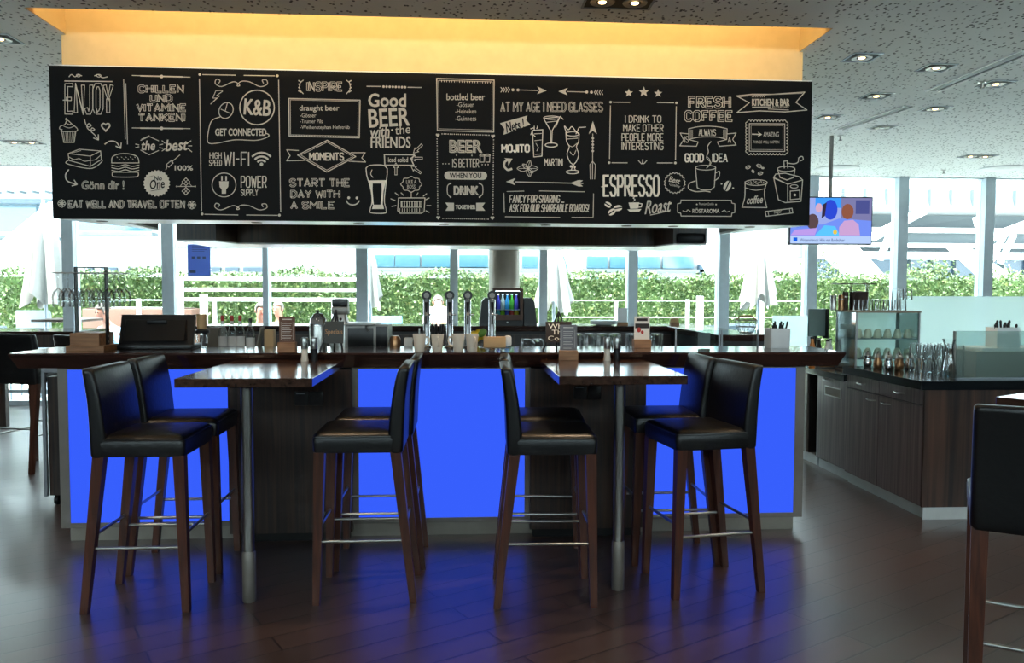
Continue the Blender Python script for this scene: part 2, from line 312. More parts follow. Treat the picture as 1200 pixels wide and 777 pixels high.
for n, (u0, u1) in enumerate(((267, 412), (621.5, 757))):
    x0, x1 = aty(u0, 480, .16).x, aty(u1, 480, .16).x
    wb = MB().box(x0, x1, -.04, .02, .05, zcb-.012).build('wood_bay', 'wenge', bar, sm=False)
    MB().box(x0+.02, x1-.02, -.02, .04, 0, .05).build('plinth', 'hatch', bar, sm=False)
    su, sv = ((672, 452), (345, 459))[n == 0]
    s0 = aty(su, sv, .155)
    for k in range(2):
        xx = s0.x+k*.085
        so_ = MB().box(xx, xx+.08, -.052, -.04, s0.z-.08, s0.z, .004).build('socket', 'black', wb)
    MB().box(s0.x+.012, s0.x+.06, -.053, -.051, s0.z-.014, s0.z-.008).build('socket_label', 'alud', wb, sm=False)
# countertop: overhanging, edge undercut
CL, CR = aty(9, 414.1, FY).x, aty(991.7, 412.8, FY).x
CBK = .66
def slab(x0, x1, y0, y1, z0, z1, cut):
    m = MB(); m.loft([[(x0+cut, y0+cut, z0), (x1-cut, y0+cut, z0), (x1-cut, y1, z0), (x0+cut, y1, z0)], [(x0, y0, z1-.01), (x1, y0, z1-.01), (x1, y1, z1-.01), (x0, y1, z1-.01)], [(x0+.004, y0+.004, z1), (x1-.004, y0+.004, z1), (x1-.004, y1, z1), (x0+.004, y1, z1)]]); return m
tag(slab(CL, CR, FY, CBK, zcb, zct, .035).build('bar_worktop', 'darkwood', None, sm=False), 'long dark glossy wood countertop on top of the blue lit bar', 'countertop')
# inner service shelf behind the counter and island back counter
SZ = 1.0
tag(MB().box(CL+.35, CR-.3, CBK+.005, 1.35, SZ-.05, SZ).box(CL+.4, CR-.35, CBK+.01, 1.3, .0, SZ-.05).build('service_worktop', pm('service_steel', (120, 124, 126), .35, .8), None, sm=False), 'steel service worktop behind the bar counter', 'worktop')
RCY = 2.9
zrc = aty(560, 382, RCY).z
rcl, rcr = CL+.12, 2.34
rcnt = thing('rear_counter', 'dark rear counter of the bar island in front of the windows', 'counter', (0, RCY, 0))
MB().box(rcl, rcr, 0, .55, zrc-.05, zrc, .004).build('worktop', 'darkwood', rcnt, sm=False)
MB().box(rcl+.05, rcr-.05, .03, .5, 0, zrc-.05).build('body', 'bar_inner', rcnt, sm=False)
for i in range(7):
    x0 = rcl+.03+i*.66
    MB().box(x0, x0+.64, .012, .03, zrc-.24, zrc-.08).build('drawer', 'wenge', rcnt, sm=False)
    MB().box(x0, x0+.64, .012, .03, .12, zrc-.26).build('door', 'wenge', rcnt, sm=False)
hy = 3.6; hx0, hx1 = aty(-60, 386, hy).x, aty(86, 386, hy).x; hzt = aty(40, 388.5, hy).z
ct = thing('communal_table', 'long dark high table by the windows behind the left end of the bar', 'high table', (hx0, hy, 0))
MB().box(0, hx1-hx0, 0, .75, hzt-.035, hzt, .003).build('tabletop', 'darkwood', ct, sm=False); MB().box(.05, hx1-hx0-.02, .03, .06, hzt-.16, hzt-.036).build('apron', 'wenge', ct, sm=False)
for x in (.08, hx1-hx0-.12):
    for y in (.06, .65): MB().box(x, x+.07, y, y+.07, 0, hzt-.036).build('leg', 'wenge', ct, sm=False)
sr = thing('return_counter', 'counter return closing the right end of the bar island', 'counter', (1.98, 1.5, 0))
MB().box(-.04, .36, -.1, 1.392, zrc-.05, zrc, .004).build('worktop', 'darkwood', sr, sm=False)
MB().box(0, .34, -.08, 1.39, 0, zrc-.05).build('body', 'bar_inner', sr, sm=False)
# ------------------------------------------------------------------ bar stools
def rr(cx, cy, hx, hy, r, z, n=4):
    pts = []
    for (sx, sy, a0) in ((1, 1, 0), (-1, 1, 90), (-1, -1, 180), (1, -1, 270)):
        for k in range(n+1):
            a = R(a0+90*k/n); pts.append((cx+sx*(hx-r)+r*math.cos(a), cy+sy*(hy-r)+r*math.sin(a), z))
    return pts
def make_stool(label, loc, rz, group):
    t = thing('bar_stool', label, 'bar stool', loc, rz, group)
    cx, hx, hy = .03, .195, .205
    rings = [rr(cx, 0, hx-.004, hy-.004, .02, .712), rr(cx, 0, hx, hy, .022, .725), rr(cx, 0, hx+.002, hy+.002, .024, .775), rr(cx, 0, hx-.004, hy-.004, .026, .791)]
    for f, z in ((.94, .799), (.8, .806), (.55, .811), (.25, .813)): rings.append(rr(cx, 0, hx*f, hy*f, .026*f, z))
    s = MB().loft(rings).build('seat', 'leather', t, ang=60)
    MB().tube([Vector(p) for p in rr(cx, 0, hx-.002, hy-.002, .025, .787)], .003, 6, True).build('piping', 'piping', s)
    # backrest: stacked rounded slabs following the leaning profile
    rings = []
    for z, xr_, xf in ((.706, -.180, -.128), (.72, -.187, -.122), (.80, -.190, -.118), (.88, -.193, -.126), (.96, -.198, -.136), (1.04, -.208, -.150), (1.085, -.216, -.162), (1.10, -.217, -.168), (1.107, -.211, -.176)):
        e = .006 if z > 1.1 or z < .71 else 0
        rings.append(rr((xr_+xf)/2, 0, (xf-xr_)/2, .207-e, min(.02, (xf-xr_)/2-.001), z, 4))
    b = MB().loft(rings).build('backrest', 'leather', t, ang=60)
    MB().tube([(-.216, -.19, 1.1025), (-.216, .19, 1.1025)], .003, 6).build('piping', 'piping', b)
    tops = {}
    for sx in (-1, 1):
        for sy in (-1, 1):
            a = Vector((-.152, sy*.178, .715)) if sx < 0 else Vector((.196, sy*.178, .715)); f = Vector((-.232, sy*.184, 0)) if sx < 0 else Vector((.216, sy*.184, 0))
            tops[(sx, sy)] = (a, f)
            sq = lambda p, h: [(p.x+i*h, p.y+j*h, p.z) for i, j in ((-1, -1), (1, -1), (1, 1), (-1, 1))]
            MB().loft([sq(f, .0155), sq(f+(a-f)*.02, .0165), sq(a, .0245)]).build('leg', 'legwood', t, sm=False)
    P = lambda k, z: tops[k][1]+(tops[k][0]-tops[k][1])*(z/.715)
    for a, b_, z in (((-1, -1), (1, -1), .295), ((-1, 1), (1, 1), .295), ((-1, -1), (-1, 1), .35), ((1, -1), (1, 1), .35)):
        p, q = P(a, z), P(b_, z); d = (q-p).normalized()*.014
        MB().cyl(p+d, q-d, .0075, n=10).build('footrest', 'steel', t)
    return t
G = 'bar stools at the high tables'
stool = make_stool('leftmost bar stool of the four pairs, black leather, nearest the viewer', (-1.457, -.645, 0), 0, G)
dup(stool, (-1.462, -.16, 0), R(1), 'black leather bar stool behind the leftmost one, close to the leftmost blue panel', G)
dup(stool, (-.452, -.60, 0), R(180), 'black leather bar stool on the right side of the left high table, nearer the viewer', G)
dup(stool, (-.43, -.15, 0), R(180), 'black leather bar stool on the right side of the left high table, nearer the bar', G)
dup(stool, (.405, -.69, 0), R(-2), 'black leather bar stool on the left side of the right high table, nearer the viewer', G)
dup(stool, (.43, -.20, 0), R(-4), 'black leather bar stool on the left side of the right high table, nearer the bar', G)
dup(stool, (1.20, -.60, 0), R(189), 'black leather bar stool turned slightly, before the rightmost blue panel, nearer the viewer', G)
dup(stool, (1.14, -.16, 0), R(180), 'black leather bar stool before the rightmost blue panel, nearer the bar', G)
def rotv(v, a): return Vector((v[0]*math.cos(a)-v[1]*math.sin(a), v[0]*math.sin(a)+v[1]*math.cos(a), 0))
dup(stool, (1.885, -2.02, 0), R(58), 'black leather bar stool cut off by the right edge, seen from behind', 'bar stools away from the bar')
lf = atz(37, 556, 0)
lc = lf-rotv((-.232, -.184), R(75))
dup(stool, (lc.x, lc.y, 0), R(75), 'black leather bar stool at the far left edge beyond the bar end, seen from behind', 'bar stools away from the bar')
lb = aty(70, 400, 2.0)
dup(stool, (lb.x+.27, 2.0, 0), R(60), 'black leather bar stool mostly hidden behind the wooden glass rack at left', 'bar stools away from the bar')
# ------------------------------------------------------------------ high tables
def high_table(label, u0, u1, v, yf, up, yp):
    x0, x1 = aty(u0, v, yf).x, aty(u1, v, yf).x
    t = thing('high_table', label, 'high table', (atz(up, 700, 0).x, yp, 0), 0, 'high tables docked to the bar'); ox, oy = t.location.x, yp
    t.location.x = ox = aty(up, 600, yp).x
    MB().box(x0-ox, x1-ox, yf-oy, FY-.002-oy+.0, 1.020, 1.06, .002, 1).build('tabletop', 'table', t, sm=False)
    MB().cyl((0, 0, .02), (0, 0, 1.02), .0262, n=24).build('post', 'steel', t)
    MB().lathe([(.029, 0), (.031, .004), (.031, .236), (.0285, .24), (.027, .24)], n=24).build('post_sleeve', 'alu', t)
    MB().box(-.06, .06, -.06, .06, 1.012, 1.02).build('mounting_plate', 'blackm', t, sm=False)
    return t
T1 = high_table('left dark wood high table with one steel post, docked to the bar', 203.9, 365.9, 445, -.83, 291, -.725)
T2 = high_table('right dark wood high table with one steel post, docked to the bar', 655.3, 806.2, 440.2, -.785, 724.7, -.67)
# table cut off at the right edge
c0 = atz(1167, 465, 1.06)
t = thing('side_table', 'dark wood high table corner cut off by the right edge', 'high table', (c0.x+.45, c0.y-.05, 0), R(31))
MB().box(-.36, .36, -.36, .36, 1.022, 1.06, .002, 1).build('tabletop', 'table', t, sm=False)
MB().cyl((0, 0, .02), (0, 0, 1.02), .03, n=20).build('post', 'steel', t); MB().lathe([(.22, 0), (.22, .01), (.04, .02), (.03, .03)], n=24).build('base', 'alu', t)
q = Vector((-.36, .36, 0)); q = rotv(q, R(31)); t.location = (c0.x-q.x, c0.y-q.y, 0)
# ------------------------------------------------------------------ right-hand cabinets
GX = 2.952
gy0 = .41
kz = aty(1080, 594, gy0).z; gzt = aty(1080.7, 446.4, gy0).z; gzb = aty(1080.7, 456.5, gy0).z
def yline(u, z):                      # where the cabinet front line x=GX is met at image column u
    lo, hi = -1., 6.
    for _ in range(50):
        m = (lo+hi)/2; d = Vector((GX, m, z))-CAM; uu = 600+FPX*d.dot(_R2)/d.dot(_F)
        if uu > u: lo = m
        else: hi = m
    return lo
y1, y2, y3 = yline(1029, .5), yline(991, .5), yline(953, .5)
sb = tag(MB().prism([(GX-.03, gy0-.03), (4.9, gy0-.03), (4.9, gy0+.62), (GX+.66, gy0+.62), (GX+.66, y2), (GX-.03, y2)], gzt-gzb, 'z', gzb).build('worktop_stone', 'granite', None, sm=False), 'polished black stone worktop on the right-hand cabinets', 'worktop')
def handle(parent, x, y, z, L=.10):
    MB().tube([(x, y-L/2, z), (x-.022, y-L/2+.012, z), (x-.026, y, z-.003), (x-.022, y+L/2-.012, z), (x, y+L/2, z)], .0055, 8).build('handle', 'steel', parent)
for k, (ya, yb, lab, hy_) in enumerate(((gy0, y1, 'grey-brown wood base cabinet at the right, nearest the viewer', .8), (y1, y2, 'grey-brown wood base cabinet at the right, second from the viewer', .2))):
    cb = thing('base_cabinet', lab, 'cabinet', (GX, ya, 0), 0, 'right-hand base cabinets')
    d = yb-ya
    MB().box(.018, .62, .002, d-.002, kz, gzb-.001).build('body', 'bar_inner', cb, sm=False)
    zd = aty(1079, 475.7, gy0).z
    dr = MB().box(0, .018, .004, d-.004, zd+.004, gzb-.006).build('drawer', 'wengeg', cb, sm=False); handle(dr, 0, d*.5, (zd+gzb)/2)
    do = MB().box(0, .018, .004, d-.004, kz+.004, zd-.004).build('door', 'wengeg', cb, sm=False); handle(do, 0, d*hy_, zd-.045)
    MB().box(.03, .6, .0, d, 0, kz).build('kick_plate', 'kickl', cb, sm=False)
ep = thing('counter_end_panel', 'dark streaked wood end panel of the right counter facing the viewer', 'panel', (GX, gy0, 0))
MB().box(.0, 1.95, -.016, -.001, kz, gzb-.001).build('panel', woodm('wenge_end', (30, 20, 17), (88, 60, 46), .35, (16, 16, .5)), ep, sm=False)
MB().box(.012, 1.95, -.012, -.002, 0, kz-.001).build('kick_plate', 'kickl', ep, sm=False)
# lower section: under-counter fridge with grill, then a gap and another unit
zl = aty(985, 444, (y2+y3)/2).z
zlt = aty(990, 440, y2).z
fr = thing('undercounter_fridge', 'wood fronted under-counter fridge with a vent grille, beyond the cabinets', 'fridge', (GX+.02, y2+.02, 0))
d = y3-y2-.04
MB().box(.02, .6, 0, d, kz, zlt-.05).build('body', 'bar_inner', fr, sm=False)
fd = MB().box(0, .018, .01, d-.01, kz+.004, zlt-.055).build('door', 'wengeg', fr, sm=False); handle(fd, 0, d*.62, zlt-.075, .12)
g_ = MB(); g_.box(-.004, 0, d*.2, d*.72, zlt-.20, zlt-.192).box(-.004, 0, d*.2, d*.72, zlt-.13, zlt-.122).box(-.004, 0, d*.2, d*.215, zlt-.2, zlt-.122).box(-.004, 0, d*.705, d*.72, zlt-.2, zlt-.122)
g_.build('grille_frame', 'steel', fd, sm=False); MB().box(-.002, .0, d*.21, d*.71, zlt-.195, zlt-.125).build('grille', 'taupe', fd, sm=False)
MB().box(.03, .55, 0, d, 0, kz).build('kick_plate', 'kickl', fr, sm=False)
un = thing('undercounter_unit', 'steel fronted under-counter unit at the far end past a dark gap', 'fridge', (GX+.02, y3+.16, 0))
MB().box(.02, .6, 0, .62, kz, zlt-.05).build('body', 'bar_inner', un, sm=False)
ud = MB().box(0, .018, .005, .61, kz+.004, zlt-.055).build('door', 'alu', un, sm=False); handle(ud, 0, .3, zlt-.075, .12)
MB().box(.03, .55, -.16, .62, 0, kz).build('kick_plate', 'kickl', un, sm=False)
tag(MB().box(GX-.02, GX+.64, y2+.004, y3+.85, zlt-.048, zlt).build('lower_worktop', 'granite', None, sm=False), 'lower black worktop over the under-counter fridge', 'worktop')
# ------------------------------------------------------------------ chalk lettering and drawings on the board
BX, BZ = can.location.x, can.location.z
YS = -.0016
def bp(u, v):
    p = aty(u, v, BY); return Vector((p.x-BX, YS, p.z-BZ))
PXM = 1/ (FPX/(BY+CD))               # metres per pixel on the board
SF = {k: [[tuple(map(float, p.split(','))) for p in seg.split()] for seg in v.split(';')] for k, v in {
 'A': '0,0 2,6 4,0;.8,2 3.2,2', 'B': '0,0 0,6 3,6 4,5 4,4 3,3 0,3;3,3 4,2 4,1 3,0 0,0', 'C': '4,5 3,6 1,6 0,5 0,1 1,0 3,0 4,1', 'D': '0,0 0,6 2.5,6 4,4.5 4,1.5 2.5,0 0,0', 'E': '3.6,6 0,6 0,0 3.6,0;0,3 2.8,3', 'F': '3.6,6 0,6 0,0;0,3 2.8,3',
 'G': '4,5 3,6 1,6 0,5 0,1 1,0 3,0 4,1 4,2.8 2.4,2.8', 'H': '0,0 0,6;4,0 4,6;0,3 4,3', 'I': '0,0 0,6', 'J': '3,6 3,1 2,0 1,0 0,1', 'K': '0,0 0,6;4,6 0,2.6;1.2,3.6 4,0', 'L': '0,6 0,0 3.4,0', 'M': '0,0 0,6 2.4,2.5 4.8,6 4.8,0', 'N': '0,0 0,6 4,0 4,6', 'O': '1,0 0,1 0,5 1,6 3,6 4,5 4,1 3,0 1,0',
 'P': '0,0 0,6 3,6 4,5 4,3.8 3,2.8 0,2.8', 'R': '0,0 0,6 3,6 4,5 4,3.8 3,2.8 0,2.8;1.8,2.8 4,0', 'S': '4,5 3,6 1,6 0,5 0,4 1,3.2 3,2.8 4,2 4,1 3,0 1,0 0,1', 'T': '0,6 4,6;2,6 2,0', 'U': '0,6 0,1 1,0 3,0 4,1 4,6', 'V': '0,6 2,0 4,6', 'W': '0,6 1.2,0 2.5,4.5 3.8,0 5,6', 'Y': '0,6 2,3 4,6;2,3 2,0', '!': '0,6 0,1.8;0,.6 0,0', '.': '0,0 0,.5', '-': '0,3 2,3'}.items()}
class Chalk:
    """collects flat ribbons, discs and filled shapes on the board surface; coordinates are board pixels"""
    def __init__(s): s.v = []; s.f = []
    def _quad(s, a, b, wd):
        d = b-a; L = d.length
        if L < 1e-6: return
        n = Vector((-d.z, 0, d.x))/L*wd/2; e = d/L*wd*.3; k = len(s.v); o = Vector((0, -6e-5*(len(s.f) % 9), 0)); a = a+o; b = b+o
        s.v += [a-e+n, a-e-n, b+e-n, b+e+n]; s.f.append((k, k+1, k+2, k+3))
    def line(s, pts, w=1.0, closed=False):
        P = [bp(*p) for p in pts]
        if closed: P.append(P[0])
        for a, b in zip(P, P[1:]): s._quad(a, b, w*PXM)
        return s
    def rawline(s, P, w):
        for a, b in P: s._quad(a, b, w*PXM)
        return s
    def poly(s, pts):
        k = len(s.v); o = Vector((0, -6e-5*(len(s.f) % 9), 0)); s.v += [bp(*p)+o for p in pts]; s.f.append(tuple(range(k, k+len(pts)))); return s
    def arc(s, cx, cy, rx, ry=None, a0=0, a1=360, w=1.0, n=28, rot=0):
        ry = rx if ry is None else ry; pts = []
        for i in range(n+1):
            a = R(a0+(a1-a0)*i/n); x, y = rx*math.cos(a), ry*math.sin(a); r = R(rot)
            pts.append((cx+x*math.cos(r)-y*math.sin(r), cy+x*math.sin(r)+y*math.cos(r)))
        return s.line(pts, w)
    def disc(s, cx, cy, rx, ry=None, n=18):
        ry = rx if ry is None else ry
        return s.poly([(cx+rx*math.cos(2*math.pi*i/n), cy+ry*math.sin(2*math.pi*i/n)) for i in range(n)])
    def spline(s, pts, w=1.0, n=8, closed=False):
        Q = list(pts); out = []
        m = len(Q)
        for i in range(m if closed else m-1):
            p0 = Q[(i-1) % m] if closed or i > 0 else Q[0]; p1 = Q[i]; p2 = Q[(i+1) % m]; p3 = Q[(i+2) % m] if closed or i+2 < m else Q[-1]
            for k in range(n):
                t = k/n; f = lambda a, b, c, d: .5*((2*b)+(-a+c)*t+(2*a-5*b+4*c-d)*t*t+(-a+3*b-3*c+d)*t**3)
                out.append((f(p0[0], p1[0], p2[0], p3[0]), f(p0[1], p1[1], p2[1], p3[1])))
        out.append(Q[0] if closed else Q[-1]); return s.line(out, w)
    def dots(s, p, q, n, r=.7):
        for i in range(n):
            t = i/(n-1); s.disc(p[0]+(q[0]-p[0])*t, p[1]+(q[1]-p[1])*t, r, n=8)
        return s
    def head(s, tip, ang, L=6, wd=4):
        a = R(ang); f = lambda x, y: (tip[0]+x*math.cos(a)-y*math.sin(a), tip[1]+x*math.sin(a)+y*math.cos(a))
        return s.poly([f(0, 0), f(-L, -wd), f(-L*.75, 0), f(-L, wd)])
    def vee(s, tip, ang, L=5, wd=4, w=1.1):
        a = R(ang); f = lambda x, y: (tip[0]+x*math.cos(a)-y*math.sin(a), tip[1]+x*math.sin(a)+y*math.cos(a))
        return s.line([f(-L, -wd), f(0, 0), f(-L, wd)], w)
    def text(s, body, u0, u1, v0, v1, style='fill', w=.7, slant=0, rot=0, y=0):
        vs_, fs, es = glyphs(body)
        mnx = min(p[0] for p in vs_); mxx = max(p[0] for p in vs_); mny = min(p[1] for p in vs_); mxy = max(p[1] for p in vs_)
        cu, cv_ = (u0+u1)/2, (v0+v1)/2; hwid, hhei = (u1-u0)/2, (v1-v0)/2
        P = []
        for x, yy in vs_:
            a = ((x-mnx)/(mxx-mnx)*2-1)*hwid; b = -((yy-mny)/(mxy-mny)*2-1)*hhei
            a -= slant*b; r = R(rot); P.append(bp(cu+a*math.cos(r)-b*math.sin(r), cv_+a*math.sin(r)+b*math.cos(r))+Vector((0, y, 0)))
        if style in ('fill', 'bold'):
            k = len(s.v); s.v += P; s.f += [tuple(k+i for i in f) for f in fs]
        if style != 'fill': s.rawline([(P[a], P[b]) for a, b in es], w)
        return s
    def stroke(s, body, u0, u1, v0, v1, w=.9, dbl=0, slant=0):
        """hand lettering in single strokes, or in double lines when dbl > 0"""
        x = 0; segs = []
        for ch in body:
            if ch == ' ': x += 2.6; continue
            g = SF[ch]; wd = max(p[0] for sg in g for p in sg)
            segs += [[(x+p[0], p[1]) for p in sg] for sg in g]; x += wd+1.7
        tot = x-1.7; k = (u1-u0-2*dbl)/tot; h = (v1-v0-2*dbl)/6
        f = lambda p: (u0+dbl+p[0]*k+slant*(p[1]-3)*h, v1-dbl-p[1]*h+(u0+dbl+p[0]*k-600)*.0)
        for sg in segs:
            P = [f(p) for p in sg]
            if not dbl: s.line(P, w); continue
            for sd in (-1, 1):
                off = []
                for i, p in enumerate(P):
                    ds = []
                    for a, b in ((i-1, i), (i, i+1)):
                        if a >= 0 and b < len(P):
                            dx, dy = P[b][0]-P[a][0], P[b][1]-P[a][1]; L = math.hypot(dx, dy) or 1; ds.append((-dy/L, dx/L))
                    nx, ny = sum(d[0] for d in ds), sum(d[1] for d in ds); L = math.hypot(nx, ny) or 1; c_ = max(.8, (nx/L)*ds[0][0]+(ny/L)*ds[0][1])
                    off.append((p[0]+sd*dbl*nx/L/c_, p[1]+sd*dbl*ny/L/c_))
                s.line(off, w)
            for p, q in ((P[0], P[1]), (P[-1], P[-2])):
                dx, dy = q[0]-p[0], q[1]-p[1]; L = math.hypot(dx, dy) or 1; s.line([(p[0]-dy/L*dbl, p[1]+dx/L*dbl), (p[0]+dy/L*dbl, p[1]-dx/L*dbl)], w)
        return s
    def build(s, name, label=None, mat='chalk', parent=None, y=0):
        me = bpy.data.meshes.new(name); me.from_pydata([(p.x, p.y+y, p.z) for p in s.v], [], s.f); me.materials.append(M[mat])
        bm = bmesh.new(); bm.from_mesh(me)
        for f in bm.faces:
            f.normal_update()
            if f.normal.y > 0: f.normal_flip()
        bm.to_mesh(me); bm.free()
        o = bpy.data.objects.new(name, me); COL.objects.link(o); o.parent = parent or can
        if label: o['label'] = label
        return o
GC = {}
def glyphs(body):
    if body in GC: return GC[body]
    cu = bpy.data.curves.new('t', 'FONT'); cu.body = body; cu.resolution_u = 3; cu.align_x = 'CENTER'; cu.space_line = .9
    o = bpy.data.objects.new('t', cu); COL.objects.link(o); bpy.context.view_layer.update()
    me = o.evaluated_get(bpy.context.evaluated_depsgraph_get()).to_mesh()
    vs_ = [(v.co.x, v.co.y) for v in me.vertices]; fs = [tuple(p.vertices) for p in me.polygons]
    cnt = {}
    for f in fs:
        for a, b in zip(f, f[1:]+f[:1]): cnt[tuple(sorted((a, b)))] = cnt.get(tuple(sorted((a, b))), 0)+1
    es = [e for e, c in cnt.items() if c == 1]
    o.to_mesh_clear(); bpy.data.objects.remove(o); bpy.data.curves.remove(cu)
    GC[body] = (vs_, fs, es); return GC[body]
def flower(c, cx, cy, r):
    for i in range(8):
        a = R(45*i); c.arc(cx+r*.62*math.cos(a), cy+r*.62*math.sin(a), r*.3, n=8, w=.7)
    return c.disc(cx, cy, r*.3)
def swirl(c, u0, u1, v, h, w=.9):
    d = u1-u0
    c.spline([(u0+.06*d, v+.1*h), (u0+.09*d, v-.25*h), (u0+.02*d, v-.4*h), (u0, v+.1*h), (u0+.12*d, v+.45*h), (u0+.34*d, v-.1*h), (u0+.44*d, v+.1*h), (u0+.47*d, v+.35*h), (u0+.42*d, v+.35*h), (u0+.5*d, v-.15*h), (u0+.66*d, v-.1*h), (u0+.86*d, v+.45*h), (u0+d, v+.2*h), (u0+.99*d, v-.3*h), (u0+.91*d, v-.3*h), (u0+.93*d, v+.05*h)], w, 5)
    return c
def star(c, x, y, r):
    pts = [(x+(r if k % 2 == 0 else r*.45)*math.sin(R(36*k)), y-(r if k % 2 == 0 else r*.45)*math.cos(R(36*k))) for k in range(10)]
    for k in range(0, 10, 2): c.poly([(x, y), pts[k-1], pts[k], pts[(k+1) % 10]])
    return c
def heart(c, x, y, r, w=.9, fill=False):
    pts = [(x+r*.95*(math.sin(t)**3), y-r/16*(13*math.cos(t)-5*math.cos(2*t)-2*math.cos(3*t)-math.cos(4*t))) for t in [2*math.pi*i/22 for i in range(22)]]
    return c.poly(pts) if fill else c.line(pts, w, True)
# --- panel 1
c = Chalk(); c.line([(76, 95), (131.5, 95.6)], 1.1).spline([(81, 90), (84, 87.5), (88, 90), (92, 88), (96, 89)], .9).spline([(111, 89), (115, 87.5), (119, 90.5), (122, 91), (126, 90)], .9).arc(92, 88.6, 2.5, 1.5, n=10, w=.7).arc(116, 88.8, 2.5, 1.6, n=10, w=.7)
c.stroke('ENJOY', 76, 133, 98, 134, .75, 1.9).line([(74, 117.5), (80, 117)], .8); c.build('lettering', 'chalk lettering ENJOY')
c = Chalk(); c.spline([(73, 152), (70, 151), (71, 148), (76, 146), (79, 141), (84, 145), (89, 149), (91, 152), (88, 154), (72, 154)], .8, 5, True).spline([(75, 148), (81, 150), (87, 148)], .6).spline([(77, 144), (81, 146), (84, 145)], .6).spline([(79, 141), (77, 140), (78, 138.5)], .8)
c.line([(72.5, 154), (75, 167), (87, 167), (89, 154)], .8)
for k in range(6): c.line([(74.5+k*2.6, 155), (76.3+k*1.9, 166.5)], .5)
c.build('cupcake_drawing', 'chalk drawing of a cupcake')
c = Chalk(); c.spline([(99, 140), (101, 146), (104, 149), (107, 147), (104, 145), (102, 149), (106, 153), (111, 152), (108, 150), (107, 154), (111, 158), (115, 163)], .9).vee((115.5, 164), 55, 5, 3.4); heart(c, 124, 148.5, 5.5); heart(c, 124, 148.5, 4.4, .5)
c.spline([(123, 169), (129, 165.5), (136, 166.5), (141, 173)], 1.2).vee((141.6, 174), 60, 5, 3.6); c.spline([(80.5, 199), (77, 205), (79, 212), (89, 216)], 1.2).vee((90.5, 216.2), 20, 5, 3.6); c.build('arrow_drawing', 'small chalk arrows and a heart')
c = Chalk(); c.line([(80, 180), (93, 175), (118, 177), (106, 183)], .8, True).line([(80, 180), (81, 188), (106, 195), (119, 187), (118, 177)], .8).line([(106, 183), (106, 195)], .8).spline([(81, 184), (87, 187), (93, 186), (99, 189), (106, 188), (112, 187), (118, 182)], .7).spline([(80, 188), (79, 192), (106, 197.5), (119, 190), (119, 186)], .8).line([(84, 179.5), (95, 176.5)], .5)
c.build('sandwich_drawing', 'chalk drawing of a sandwich')
c = Chalk(); c.spline([(131, 191), (132, 184), (140, 180.5), (152, 180.5), (161, 184), (163, 191)], .9).line([(131, 191), (163, 191)], .8)
for k in range(3): c.spline([(131, 193.5+k*3), (139, 195+k*3), (147, 193+k*3), (155, 195+k*3), (163, 193.5+k*3)], .8)
c.spline([(132, 201.5), (132, 206), (137, 207.5), (157, 207.5), (162, 206), (162, 201.5)], .9).line([(132, 202), (162, 202)], .6)
for k in range(9): c.line([(137+k*2.6, 184+(k % 2)*2), (138+k*2.6, 184.8+(k % 2)*2)], .6)
c.build('burger_drawing', 'chalk drawing of a burger')
c = Chalk(); c.text('Gönn dir !', 96, 145.5, 212, 222, 'line', .55); c.build('lettering', 'chalk lettering Gönn dir !')
c = Chalk(); c.stroke('EAT WELL AND TRAVEL OFTEN', 80, 217, 234.6, 244, .6, .75); flower(c, 72.5, 238.5, 5); flower(c, 225, 240.3, 5.2); c.build('lettering', 'chalk lettering EAT WELL AND TRAVEL OFTEN')
c = Chalk(); c.line([(145, 93), (147, 163)], .8).line([(147.5, 98), (149.5, 169)], .8).line([(155, 88.5), (223, 90.5)], .8).line([(155, 150), (223, 150.8)], .8).line([(165, 89), (214, 90.2)], 1.4).line([(165, 150.2), (214, 150.8)], 1.4).disc(189.5, 89.7, 2).disc(189.5, 150.5, 2); c.build('rule_lines', 'chalk divider lines')
c = Chalk()
for b, u0, u1, v0, v1 in (('CHILLEN', 162, 215.6, 99.5, 109), ('UND', 176, 202, 110.8, 119.8), ('VITAMINE', 160, 218.5, 121.6, 131), ('TANKEN!', 162, 217, 133, 142.5)): c.stroke(b, u0, u1, v0, v1, .6, .95)
c.build('lettering', 'chalk lettering CHILLEN UND VITAMINE TANKEN!')
c = Chalk(); c.text('the', 166, 182, 165, 176, 'bold', .5, .15).text('best', 195, 220, 163.5, 176.5, 'bold', .5, .2, -3); c.line([(165, 164.5), (175, 160), (186, 165)], .8).line([(165, 176), (175, 181.5), (186, 176.5)], .8).line([(166, 163), (175, 159)], .5)
for a, b in (((159, 169), (163, 170)), ((159, 173), (163, 172)), ((187, 170), (191, 169)), ((187, 173), (191, 174)), ((190, 165), (193.5, 168)), ((190, 177), (193.5, 174.5)), ((220, 168), (224, 165)), ((220, 174), (225, 178)), ((221, 171), (225, 171))): c.line([a, b], .8)
c.build('lettering', 'chalk lettering the best')
c = Chalk(); c.line([(211, 181.5), (201, 190)], .8).line([(201, 188), (203, 191), (198, 196), (195, 193)], .8, True).line([(196, 195), (194.5, 199)], .8).text('100%', 205, 226, 194, 199.6, 'bold', .4); c.build('lettering', 'chalk lettering 100%')
c = Chalk(); n = 48; c.poly([(183.8+(15.8 if k % 2 else 14.3)*math.cos(2*math.pi*k/n), 214.8+(15.8 if k % 2 else 14.3)*math.sin(2*math.pi*k/n)) for k in range(n)]); sl = c.build('seal', 'filled chalk seal reading No One')
c = Chalk(); c.text('No', 181, 190, 206.5, 211.5, 'bold', .3, .1).text('One', 176, 193, 210.5, 221, 'bold', .4, .15, -6).line([(173, 208), (180, 206)], .4).line([(177, 224), (191, 221.5)], .5); c.build('seal_lettering', 'dark lettering on the chalk seal', 'board', sl, -.0012)
c = Chalk()
